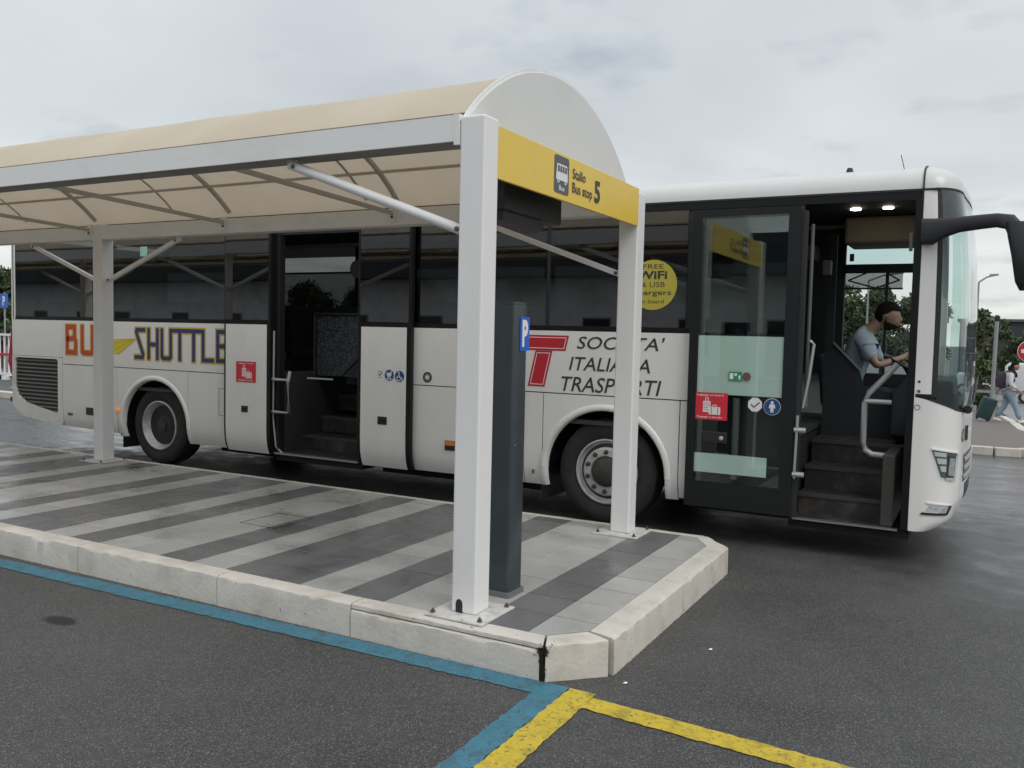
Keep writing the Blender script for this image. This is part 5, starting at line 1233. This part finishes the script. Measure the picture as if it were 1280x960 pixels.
def cap_mb(c, fwd, up, R, beard=False, lo=-.1, back=-.75, seed=1):
    # hair (or beard) as a shell over the same shape with a ruffled surface
    fwd = Vector(fwd).normalized(); up = Vector(up).normalized(); rt = fwd.cross(up).normalized(); up = rt.cross(fwd).normalized(); c = Vector(c)
    rs = np.random.RandomState(seed); nu, nv = 72, 56; vs = []; keep = {}; mb = MB(); idx = {}
    for j in range(nv+1):
        ph = math.pi*j/nv
        for i in range(nu):
            th = 2*math.pi*i/nu; f, s, u = math.sin(ph)*math.cos(th), math.sin(ph)*math.sin(th), math.cos(ph)
            if beard: ok = u > -.995 and f > -.12 and (u < -.52+.22*max(0, abs(s)-.35) or (-.02 < f < .20 and abs(s) > .5 and u < .02) or (f > .45 and abs(s) < .42 and -.46 < u < -.37)) and not (f > .72 and abs(s) < .22 and -.62 < u < -.46)
            else: ok = u > (.42 if f > .55 else (.42-(.55-f)*.75 if f > -.05 else back*min(1, (-f+.25))-.02))
            F_, S_, U_ = f*.98, s*.76, u*1.12
            if u < 0: S_ *= 1-.28*(-u); F_ = F_*(1-.10*(-u)) if f > 0 else F_*(1-.30*(-u))
            if f > 0: F_ += .20*math.exp(-((u+.62)/.27)**2-(s/.50)**2)
            if beard: F_ += .13*math.exp(-(s/.28)**2-((u+.80)/.2)**2)
            k = (1.055 if not beard else 1.03)+rs.uniform(-.012, .02)
            if not beard and u > .5: k += .04+.05*max(0, f)+rs.uniform(0, .03)
            idx[(i, j)] = c+(fwd*F_+rt*S_+up*U_)*R*k; keep[(i, j)] = ok
    for j in range(nv):
        for i in range(nu):
            q = [(i, j), ((i+1) % nu, j), ((i+1) % nu, j+1), (i, j+1)]
            if all(keep[a] for a in q): mb.add([idx[a] for a in q], [(0, 1, 2, 3)])
    bm_pts = {}; vs = []; fs = []
    for f in mb.f:
        g = []
        for i in f:
            k = tuple(round(x, 5) for x in mb.v[i])
            if k not in bm_pts: bm_pts[k] = len(vs); vs.append(k)
            g.append(bm_pts[k])
        if len(set(g)) > 2: fs.append(tuple(dict.fromkeys(g)))
    o = MB(); o.add(vs, fs); return o
def hand_nodes(nd, ed, side, wrist, palm_dir, curl_dir, spread_dir, s=1.0):
    w = Vector(wrist); p = Vector(palm_dir).normalized(); c = Vector(curl_dir).normalized(); q = Vector(spread_dir).normalized()
    nd[side+'palm'] = (tuple(w+p*.05*s), (.030*s, .018*s)); ed.append((side+'wrist', side+'palm'))
    for k, (o, ln) in enumerate(((-.030, .068), (-.010, .078), (.010, .073), (.030, .058))):
        b = w+p*.085*s+q*o*s; m_ = b+(p*.7+c*.5).normalized()*ln*.5*s; t = m_+(p*.2+c).normalized()*ln*.5*s
        nd[side+'f%da' % k] = (tuple(b), .0095*s); nd[side+'f%db' % k] = (tuple(m_), .0085*s); nd[side+'f%dc' % k] = (tuple(t), .007*s)
        ed += [(side+'palm', side+'f%da' % k), (side+'f%da' % k, side+'f%db' % k), (side+'f%db' % k, side+'f%dc' % k)]
    b = w+p*.035*s-q*.035*s; t = b+(p*.6+c*.3-q*.4).normalized()*.05*s
    nd[side+'ta'] = (tuple(b), .012*s); nd[side+'tb'] = (tuple(t), .009*s); ed += [(side+'palm', side+'ta'), (side+'ta', side+'tb')]

# driver, leaning on the wheel, facing the front of the bus (+x)
DYC = 9.26
dr = thing('person', (-1.15, DYC, 1.16), 'bearded driver in a light blue short sleeved shirt leaning over the steering wheel', 'person')
D = lambda x, y, z: (x-.045, DYC+y, z)
nd = {'pel': (D(-1.15, 0, 1.24), .13), 'waist': (D(-1.13, 0, 1.42), .12), 'chest': (D(-1.05, 0, 1.69), .14), 'neck0': (D(-.975, 0, 1.85), .08), 'neck': (D(-.915, 0, 1.91), .062), 'head': (D(-.85, 0, 1.97), .065)}
ed = [('pel', 'waist'), ('waist', 'chest'), ('chest', 'neck0'), ('neck0', 'neck'), ('neck', 'head')]
for s, sg_ in (('n', -1), ('f', 1)):
    nd[s+'sho'] = (D(-1.00, sg_*.18, 1.80), .062); nd[s+'elb'] = (D(-.85, sg_*.27, 1.52), .043); nd[s+'wrist'] = (D(-.66, sg_*.12, 1.60), .028)
    ed += [('chest', s+'sho'), (s+'sho', s+'elb'), (s+'elb', s+'wrist')]
    hand_nodes(nd, ed, s, nd[s+'wrist'][0], (.45, -sg_*.6, .25), (.5, -sg_*.2, -.8), (.3, .1*sg_, .9), 1.0)
    nd[s+'hip'] = (D(-1.10, sg_*.10, 1.20), .085); nd[s+'knee'] = (D(-.74, sg_*.16, 1.24), .06); nd[s+'ank'] = (D(-.62, sg_*.16, 1.00), .04); nd[s+'toe'] = (D(-.48, sg_*.16, .99), .03)
    ed += [('pel', s+'hip'), (s+'hip', s+'knee'), (s+'knee', s+'ank'), (s+'ank', s+'toe')]
mb = skin_bm(nd, ed, 'pel'); HC, HF, HU = D(-.80, 0, 2.005), (1, -.15, -.12), (.12, 0, 1); head_mb(mb, HC, HF, HU, .118)
build('body', mb, 'skin', dr, smooth=2)
sn = {'b': (D(-1.155, 0, 1.22), .155), 'w': (D(-1.14, 0, 1.40), .15), 'c': (D(-1.065, 0, 1.68), .165), 'n': (D(-.995, 0, 1.84), .10), 'n2': (D(-.955, 0, 1.885), .074)}
se = [('b', 'w'), ('w', 'c'), ('c', 'n'), ('n', 'n2')]
for s, sg_ in (('n', -1), ('f', 1)):
    sn[s+'1'] = (D(-1.01, sg_*.185, 1.80), .085); sn[s+'2'] = (D(-.90, sg_*.245, 1.60), .072); sn[s+'3'] = (D(-.878, sg_*.258, 1.567), .070)
    se += [('c', s+'1'), (s+'1', s+'2'), (s+'2', s+'3')]
shirt = skin_bm(sn, se, 'b')
rs = np.random.RandomState(9)
shirt.v = [tuple(Vector(v)+Vector((math.sin(v[2]*38+v[0]*22)*.006, 0, 0))+Vector(rs.normal(0, .001, 3))) for v in shirt.v]
build('shirt', shirt, 'cloth_shirt', dr, smooth=2)
tn = {'p': (D(-1.15, 0, 1.19), .15)}; te = []
for s, sg_ in (('n', -1), ('f', 1)):
    tn[s+'h'] = (D(-1.08, sg_*.10, 1.19), .105); tn[s+'k'] = (D(-.74, sg_*.16, 1.245), .078); tn[s+'a'] = (D(-.63, sg_*.16, 1.02), .058); te += [('p', s+'h'), (s+'h', s+'k'), (s+'k', s+'a')]
build('trousers', skin_bm(tn, te, 'p'), 'trousers', dr, smooth=2)
build('hair', cap_mb(HC, HF, HU, .118), 'hair', dr, smooth=2); build('beard', cap_mb(HC, HF, HU, .118, True, seed=2), mat('dark brown beard', (.035, .024, .018), .95, var=.4, vscale=80, spec=.1), dr, smooth=2)

# pedestrian with a suitcase on the far pavement
PXc, PYc = .68, 28.0; PZ0 = gz(PYc)+.11
pe = thing('person', (PXc, PYc, PZ0), 'person in an off white hoodie and light blue jeans striding right on the far pavement', 'person')
Q = lambda x, y, z: (PXc+x, PYc+y, PZ0+z)
nd = {'pel': (Q(0, 0, .93), .12), 'waist': (Q(.01, 0, 1.08), .11), 'chest': (Q(.04, 0, 1.30), .13), 'neck': (Q(.07, 0, 1.45), .05), 'head': (Q(.09, 0, 1.53), .05),
      'rh': (Q(.02, -.09, .88), .085), 'rk': (Q(.18, -.09, .48), .055), 'ra': (Q(.30, -.09, .10), .038), 'rt': (Q(.44, -.09, .06), .035),
      'lh': (Q(-.02, .09, .88), .085), 'lk': (Q(-.08, .09, .48), .055), 'la': (Q(-.30, .09, .16), .038), 'lt': (Q(-.20, .09, .05), .035),
      'rs': (Q(.03, -.18, 1.36), .055), 're': (Q(.02, -.24, 1.10), .042), 'rwrist': (Q(.20, -.23, .95), .028),
      'ls': (Q(.03, .18, 1.36), .055), 'le': (Q(-.10, .23, 1.10), .042), 'lwrist': (Q(-.24, .22, .92), .028)}
ed = [('pel', 'waist'), ('waist', 'chest'), ('chest', 'neck'), ('neck', 'head'), ('pel', 'rh'), ('rh', 'rk'), ('rk', 'ra'), ('ra', 'rt'), ('pel', 'lh'), ('lh', 'lk'), ('lk', 'la'), ('la', 'lt'),
      ('chest', 'rs'), ('rs', 're'), ('re', 'rwrist'), ('chest', 'ls'), ('ls', 'le'), ('le', 'lwrist')]
hand_nodes(nd, ed, 'r', nd['rwrist'][0], (.6, 0, -.6), (.3, .5, -.6), (.6, 0, .6)); hand_nodes(nd, ed, 'l', nd['lwrist'][0], (-.5, 0, -.8), (.3, -.3, -.6), (.8, 0, -.3))
mb = skin_bm(nd, ed, 'pel', 1); PH = Q(.11, 0, 1.60); head_mb(mb, PH, (1, -.1, -.12), (0, 0, 1), .108); build('body', mb, 'skin', pe, smooth=2)
hn = {'b': (Q(0, 0, .90), .155), 'w': (Q(.01, 0, 1.08), .15), 'c': (Q(.03, 0, 1.30), .165), 'n': (Q(.03, 0, 1.45), .10)}; he = [('b', 'w'), ('w', 'c'), ('c', 'n')]
for s, a, b, c in (('r', (.03, -.19, 1.36), (.02, -.245, 1.10), (.17, -.235, .97)), ('l', (.03, .19, 1.36), (-.10, .235, 1.10), (-.22, .225, .94))):
    hn[s+'1'] = (Q(*a), .08); hn[s+'2'] = (Q(*b), .068); hn[s+'3'] = (Q(*c), .048); he += [('c', s+'1'), (s+'1', s+'2'), (s+'2', s+'3')]
build('hoodie', skin_bm(hn, he, 'b', 1), 'hoodie', pe, smooth=2)
jn = {'p': (Q(0, 0, .90), .145)}; je = []
for s, h, k, a in (('r', (.03, -.09, .82), (.18, -.09, .47), (.29, -.09, .13)), ('l', (-.03, .09, .82), (-.08, .09, .47), (-.28, .09, .18))):
    jn[s+'h'] = (Q(*h), .115); jn[s+'k'] = (Q(*k), .085); jn[s+'a'] = (Q(*a), .075); je += [('p', s+'h'), (s+'h', s+'k'), (s+'k', s+'a')]
build('jeans', skin_bm(jn, je, 'p', 1), 'jeans', pe, smooth=2)
for a, b in (((.27, -.09, .05), (.48, -.09, .04)), ((-.34, .09, .09), (-.16, .09, .04))): build('shoe', MB().tube([Q(*a), Q((a[0]+b[0])/2, a[1], (a[2]+b[2])/2+.01), Q(*b)], [.055, .055, .035], 10), 'shoe', pe, smooth=1)
hm = cap_mb(PH, (1, -.1, -.12), (0, 0, 1), .108, back=-1.0, seed=5); build('hair', hm, 'hair', pe, smooth=2)
build('long_hair', skin_bm({'a': (Q(.02, 0, 1.62), .09), 'b': (Q(-.0, 0, 1.50), .085), 'c': (Q(.14, -.10, 1.38), .05), 'd': (Q(.16, -.11, 1.28), .03)}, [('a', 'b'), ('b', 'c'), ('c', 'd')], 'a', 1), 'hair', pe, smooth=2)
bp_ = thing('backpack', Q(-.2, 0, 1.0), 'dark plum backpack worn by the walking person', 'backpack')
build('pack_body', MB().prism([(PXc-.09, PZ0+.98), (PXc-.20, PZ0+.95), (PXc-.33, PZ0+1.02), (PXc-.36, PZ0+1.2), (PXc-.28, PZ0+1.38), (PXc-.14, PZ0+1.45), (PXc-.09, PZ0+1.40)], FL(PYc-.15), 0, -.30), 'backpack', bp_, bevel=.03, smooth=.8)
for y in (-.17, .17): build('strap', MB().tube([Q(-.10, y, 1.43), Q(.03, y, 1.46), Q(.13, y*1.1, 1.36), Q(.12, y*1.2, 1.2), Q(-.05, y*1.15, 1.03)], .022, 8), 'backpack', bp_)
sc_ = thing('suitcase', Q(-.55, .2, 0), 'dark teal wheeled suitcase trailing behind the walking person', 'suitcase')
Sx = -.62; tilt = Vector((.30, 0, .95)).normalized(); side = Vector((.95, 0, -.30)).normalized(); o0 = Vector(Q(Sx, .22, .07))
vs = [tuple(o0+side*a+tilt*b+Vector((0, c, 0))) for c in (-.14, .14) for a, b in ((-.20, 0), (.20, 0), (.20, .62), (-.20, .62))]
mb = MB().add(vs, [(0,1,2,3), (7,6,5,4), (0,4,5,1), (1,5,6,2), (2,6,7,3), (3,7,4,0)]); body = build('suitcase_shell', mb, 'suitcase', sc_, bevel=.035, seg=3, smooth=.6)
for a in (-.1, 0, .1): build('shell_rib', MB().bar(o0+side*a+tilt*.05+Vector((0, -.145, 0)), o0+side*a+tilt*.57+Vector((0, -.145, 0)), .02, .012, (0, 1, 0)), 'suitcase', body)
for a in (-.14, .14):
    for c in (-.11, .11): build('castor', MB().lathe([(.035, -.015), (.035, .015)], tuple(o0+side*a-tilt*.03+Vector((0, c, 0))), 'y', 12), 'plastic', sc_)
build('pull_handle', MB().tube([tuple(o0+tilt*.6+side*.10), tuple(o0+tilt*.85+side*.10)], .012, 6).tube([tuple(o0+tilt*.85+side*.10+Vector((0, -.1, 0))), tuple(o0+tilt*.85+side*.10+Vector((0, .1, 0)))], .015, 6), 'metal', sc_)
# ------------------------------------------------------------------ far pavement and street
fp = thing('far_pavement', (-3, 20, 0), None, None); fp['kind'] = 'structure'; fp['label'] = 'reddish pavement beyond the bus with a pale kerb'
mb = MB(); P = [(-40, 15.78), (.30, 15.78), (.98, 16.7), (1.35, 19.2), (1.15, 21.5), (.90, 23.6), (.86, 28), (.70, 34), (.5, 48), (-40, 48)]
def slope_poly(mb, P, z):     # cut into bands so the sheet follows the slope
    bands = [15.0, 16.5, 18, 20, 22, 24.5, 28, 33, 40, 45, 60]
    for a, b in zip(bands[:-1], bands[1:]):
        q = clip_poly(clip_poly(P, (-99, a), (99, a)), (99, b), (-99, b))
        if len(q) > 2: mb.add([(x, y, gz(y)+z) for x, y in q], [tuple(range(len(q)))])
    return mb
build('pavement_surface', slope_poly(mb, P, .115), 'far_pave', fp)
def kerb2(a, b, w=.16): 
    d = Vector((b[0]-a[0], b[1]-a[1])).normalized(); n = Vector((-d.y, d.x)); q = [a, b, (b[0]+n.x*w, b[1]+n.y*w), (a[0]+n.x*w, a[1]+n.y*w)]
    vs = [(x, y, gz(y)-.05) for x, y in q]+[(x, y, gz(y)+.13) for x, y in q]
    build('kerb_stone', MB().add(vs, [(0,1,2,3), (4,5,6,7), (0,1,5,4), (1,2,6,5), (2,3,7,6), (3,0,4,7)]), 'kerb', fp, bevel=.015)
xk = [-12.0, -10.4, -8.8, -7.2, -5.6, -4.0, -2.4, -.85, .22]
for a, b in zip(xk[:-1], xk[1:]): kerb2((a+.01, 15.62), (b-.01, 15.62))
kerb2((.24, 15.60), (.60, 15.66)); kerb2((.66, 15.75), (1.1, 16.7)); kerb2((1.12, 16.75), (1.50, 19.2)); kerb2((1.5, 19.25), (1.28, 21.5)); kerb2((1.27, 21.55), (1.02, 23.6), .22); kerb2((1.02, 23.65), (.96, 28), .22); kerb2((.96, 28.05), (.80, 34), .2)
mb = MB(); build('pale_road_patch', slope_poly(mb, [(1.0, 33), (9, 33), (14, 60), (.6, 60)], .02), 'road_pale', kind='structure', label='pale wet road crossing beyond the far pavement')
build('crossing_stripe', slope_poly(MB(), [(1.25, 24.0), (3.2, 23.4), (3.4, 24.6), (1.2, 25.6)], .012), 'white_print', kind='structure', label='white painted stripe by the walking person')
# grey pole with a small lamp head
def z_(y): return gz(y)
pl_ = thing('street_pole', (.34, 29.5, z_(29.5)+.1), 'slim grey pole with a dark cap standing on the far pavement beside the suitcase', 'pole')
build('pole_shaft', MB().tube([(.28, 29.5, z_(29.5)+.1), (.31, 29.5, 2.45)], .055, 10), 'pole', pl_, smooth=1)
build('pole_cap', MB().lathe([(.06, 0), (.075, .05), (.075, .14), (.04, .18)], (.31, 29.5, 2.43), 'z', 10), 'plastic', pl_)
ne = thing('no_entry_sign', (.84, 24, z_(24)), 'round red no entry sign on a thin pole at the right edge', 'road sign')
build('sign_pole', MB().tube([(.98, 24.03, z_(24)), (.98, 24.03, 1.95)], .025, 8), 'pole', ne, smooth=1)
fne = FL(24.0)
dd = flat('sign_disc', disc(.97, 1.60, .25), fne, 'red', ne, -.01, .005); flat('sign_bar', [(.79, 1.555), (1.15, 1.555), (1.15, 1.645), (.79, 1.645)], fne, 'white_print', dd, .006, .012)
flat('sign_rim', disc(.97, 1.60, .262), fne, 'white_print', dd, -.015, .002)
def lamp_post(x, y, h, label, arm=.55, grp='distant street lamps'):
    t = thing('street_lamp', (x, y, z_(y)), label, 'street lamp', grp)
    build('lamp_pole', MB().tube([(x, y, z_(y)), (x, y, h)], [.06, .04], 8), 'pole', t, smooth=1)
    build('lamp_arm', MB().tube([(x, y, h-.02), (x+arm*.6, y, h+.22), (x+arm, y, h+.28)], .045, 6), 'pole', t, smooth=1)
    build('lamp_head', MB().prism([(x+arm*.8, h+.22), (x+arm*1.5, h+.30), (x+arm*1.5, h+.37), (x+arm*.8, h+.36)], FL(y-.1), 0, -.2), 'pole', t)
lamp_post(-.36, 48, 4.75, 'tall street lamp rising beside the bus windscreen against the sky')
lamp_post(2.95, 70, 4.6, 'thin street lamp far away at the right edge')
lamp_post(-4.9, 44, 4.6, 'street lamp seen through the driver window', 1.0)
# white van and other parked vehicles
def van(x, y, L_, H_, m, label, cat='van', roof=None):
    z = z_(y); t = thing(cat.replace(' ', '_'), (x+L_/2, y, z), label, cat)
    prof = [(0, .35), (L_, .35), (L_, H_*.55), (L_*.90, H_*.62), (L_*.78, H_*.97), (L_*.72, H_), (L_*.04, H_), (0, H_*.9)]
    b = build('vehicle_body', MB().prism([(x+u, z+v) for u, v in prof], FL(y), 0, -1.8), m, t, bevel=.06, seg=2, smooth=.6)
    build('side_window', MB().prism([(x+L_*.60, z+H_*.60), (x+L_*.84, z+H_*.60), (x+L_*.76, z+H_*.90), (x+L_*.60, z+H_*.90)], FL(y), .0, .012), 'dark_glass', t)
    build('side_window', MB().prism([(x+L_*.30, z+H_*.60), (x+L_*.57, z+H_*.60), (x+L_*.57, z+H_*.90), (x+L_*.30, z+H_*.90)], FL(y), .0, .012), 'dark_glass', t)
    for u in (.2, .8):
        w = build('wheel', MB().lathe([(.18, -.02), (.34, -.01), (.35, .05), (.35, .22)], (x+L_*u, y-.02, z+.35), 'y', 24), 'tyre', t, smooth=.6); build('rim', MB().lathe([(.2, -.03), (.05, -.01)], (x+L_*u, y-.02, z+.35), 'y', 16), 'rim', w)
    build('vehicle_lamp', MB().box(x+L_-.12, x+L_+.01, y-.01, y+.2, z+H_*.38, z+H_*.48), 'amber', t)
    return t, b
van(1.05, 52, 4.9, 2.1, 'van_white', 'white van parked far behind the walking person')
van(-1.35, 58, 1.9, 1.3, 'van_white', 'small white car parked far back left of the grey pole', 'car')
t, b = van(-12.6, 56, 6.2, 2.4, 'van_white', 'white and orange van seen through the driver window')
build('orange_stripe', MB().box(-12.4, -6.7, 55.97, 55.985, z_(56)+.9, z_(56)+1.5), 'orange', t)
van(-8.2, 34, 4.3, 1.45, 'van_white', 'white car parked beyond the bus, seen through the driver window', 'car')
# low dark building behind the trees at the right
bd = thing('far_building', (9, 80, z_(80)), 'low dark building behind the lamp posts at the right edge', 'building')
build('wall', MB().box(-1.8, 30, 80, 92, z_(80), 3.55), 'wall_dark', bd)
build('roof_edge', MB().box(-2.0, 30.2, 79.8, 92.2, 3.55, 3.75), mat('grey roof edge', (.12, .12, .12), .8), bd)
for k in range(9):
    f = build('window', MB().box(-1+k*2.6, .8+k*2.6, 79.95, 80.0, .9, 2.3), 'pole', bd); build('pane', MB().box(-.92+k*2.6, .72+k*2.6, 79.93, 79.95, .98, 2.22), 'dark_glass', f)
gr_o = thing('guard_rail', (0, 39, -1.1), 'grey guard rail crossing behind the grey pole', 'guard rail')
build('rail', MB().box(-1.5, 5, 39.0, 39.06, -.18, -.08), 'pole', gr_o)
for x in (-1.5, 1.5, 4.5): build('rail_post', MB().box(x, x+.08, 39.07, 39.13, -1.1, -.1), 'pole', gr_o)
# trees
def tree(x, y, h, r, label, m='leaf', seed=0, n=None, size=.16, group='trees beyond the bus', shape='round', zb=None):
    rs = np.random.RandomState(seed); z0_ = z_(y); t = thing('tree', (x, y, z0_), label, 'tree', group)
    mb = MB(); tr = [(x, y, z0_-.1), (x+rs.normal(0, .05), y, z0_+h*.3), (x+rs.normal(0, .12), y, z0_+h*.6), (x+rs.normal(0, .2), y, z0_+h*.85)]
    mb.tube(tr, [h*.022, h*.018, h*.012, h*.006], 8)
    for k in range(7):
        a = rs.uniform(0, 6.28); q = z0_+h*rs.uniform(.3, .7); mb.tube([(x, y, q), (x+math.cos(a)*r*.4, y+math.sin(a)*r*.4, q+h*.08), (x+math.cos(a)*r*.8, y+math.sin(a)*r*.8, q+h*.2)], [h*.014, h*.009, h*.004], 6)
    build('trunk', mb, 'bark', t, smooth=1)
    cr = MB(); nc = 16 if n is None else n
    for k in range(nc):
        a = rs.uniform(0, 6.28); v = rs.uniform(0, 1); 
        if shape == 'column': rr = r*math.sin(math.pi*min(1, .12+v*.9))**.7*.5; zz = z0_+h*(.12+.86*v)
        else: rr = r*math.sin(math.pi*(.15+.8*v))*.75; zz = z0_+h*(.34+.60*v)
        cr_c = (x+rr*math.cos(a)*rs.uniform(.3, 1), y+rr*math.sin(a)*rs.uniform(.3, 1), zz)
        q = r*rs.uniform(.26, .46); leaf_cloud(cr, cr_c, (q, q, q*.8), int(260*(q/ .6)**1.2)+60, size, rs)
    build('crown', cr, m, t)
    return t
lab = ['broad dark tree', 'shorter dense tree', 'loose pale green tree']
for k, (x, y, h, r, s) in enumerate([(-15.0, 62, 7.0, 3.2, 1), (-11.5, 60, 6.3, 2.8, 2), (-8.6, 63, 7.3, 3.0, 3), (-5.8, 61, 6.6, 2.6, 4), (-3.6, 60, 6.0, 2.3, 5), (-18.5, 64, 6.6, 3.2, 6), (-22.5, 62, 7.2, 3.4, 7), (-27, 63, 6.5, 3.3, 8), (-32, 62, 7.4, 3.4, 9), (-37.5, 63, 6.8, 3.4, 10), (-43, 62, 7.2, 3.4, 11), (-49.5, 63, 6.8, 3.6, 12), (-56, 62, 7.4, 3.6, 13)]):
    tree(x, y, h, r, '%s in the row beyond the bus, %s from the left' % (lab[k % 3], ['ninth','tenth','eleventh','twelfth','thirteenth','eighth','seventh','sixth','fifth','fourth','third','second','first'][k]), 'leaf' if k % 3 < 2 else 'leaf_pale', s, 16, .15)
tree(-.05, 40, 4.3, .95, 'slender green tree right beside the bus windscreen', 'leaf_pale', 21, 26, .10, None, 'column')
tree(.55, 62, 4.8, 1.3, 'small dark tree behind the slender one, left of the low building', 'leaf', 22, 14, .13, None)
tree(3.6, 76, 4.4, 1.8, 'dark bushy tree in front of the low building at the right edge', 'leaf', 23, 14, .16, None)
tree(1.9, 72, 3.6, 1.3, 'small bush in front of the low dark building', 'leaf', 24, 12, .14, None)
# left edge, behind the tail of the bus
tree(-34.2, 20.6, 3.9, 1.7, 'dark tree behind the tail of the bus at the left edge', 'leaf', 31, 18, .12, None)
tree(-37.5, 24, 4.6, 2.0, 'second tree farther left behind the tail of the bus', 'leaf_pale', 32, 16, .14, None)
bs = thing('parking_sign', (-29.8, 18, z_(18)), 'small blue parking sign on a pole behind the tail of the bus', 'road sign')
build('sign_pole', MB().tube([(-29.75, 18.03, z_(18)), (-29.75, 18.03, 2.75)], .03, 8), 'pole', bs)
p_ = flat('sign_plate', [(-29.95, 2.22), (-29.5, 2.22), (-29.5, 2.70), (-29.95, 2.70)], FL(18), 'sign_blue', bs, 0, .01); text('sign_letter', 'P', (-29.80, -29.65, 2.30, 2.62), FL(18), 'white_print', p_, bold=.04, d1=.014)
bf = thing('barrier', (-26.5, 15.9, z_(16)), 'red and white crowd barrier behind the tail of the bus', 'barrier')
for k in range(9): build('barrier_bar', MB().bar((-27.6+.22*k, 15.9, .15), (-27.6+.22*k, 15.9, 1.35), .03, .03, (0, 1, 0)), 'white_print', bf)
for z in (.15, .75, 1.35): build('barrier_rail', MB().bar((-27.65, 15.9, z), (-25.8, 15.9, z), .07, .07), 'red' if z == .75 else 'white_print', bf)
for x in (-27.5, -25.9): build('barrier_foot', MB().box(x-.05, x+.05, 15.6, 16.2, z_(16)-.0, .12), 'white_print', bf)
kb = MB().box(-40, -15.6, 11.9, 12.15, -.02, .13); build('pale_kerb', kb, 'kerb', kind='structure', label='pale kerb behind the tail of the bus')
# terminal building behind the camera, mirrored in the coach windows
tb = thing('terminal_building', (-14, -26, 0), 'long pale terminal building with a dark eave, mirrored in the bus windows', 'building')
build('wall', MB().box(-70, 30, -36, -24, 0, 4.5), 'wall_pale', tb)
build('eave', MB().box(-71, 31, -37, -22.6, 4.5, 6.2), 'wall_dark', tb)
for k in range(20):
    x = -66+4.8*k+(.8 if k % 3 else 0); f = build('window', MB().box(x, x+1.5, -24.0, -23.95, .9 if k % 4 else 0.05, 2.6), 'pole', tb); build('pane', MB().box(x+.08, x+1.42, -23.95, -23.93, .98 if k % 4 else .1, 2.52), 'dark_glass', f)
# litter
for k, (x, y) in enumerate(((-1.28, 4.75), (-1.52, 4.05))):
    o = build('paper_scrap', MB().add([(x, y, .006), (x+.018, y+.005, .006), (x+.021, y+.017, .010), (x+.003, y+.018, .007), (x+.010, y+.010, .014)], [(0,1,4), (1,2,4), (2,3,4), (3,0,4)]), 'white_print')
    props(o, ['white scrap of paper on the asphalt beside the platform end', 'tiny white scrap on the asphalt near the yellow line corner', 'small white scrap on the open asphalt at the right'][k], 'litter', 'scraps of litter on the asphalt')
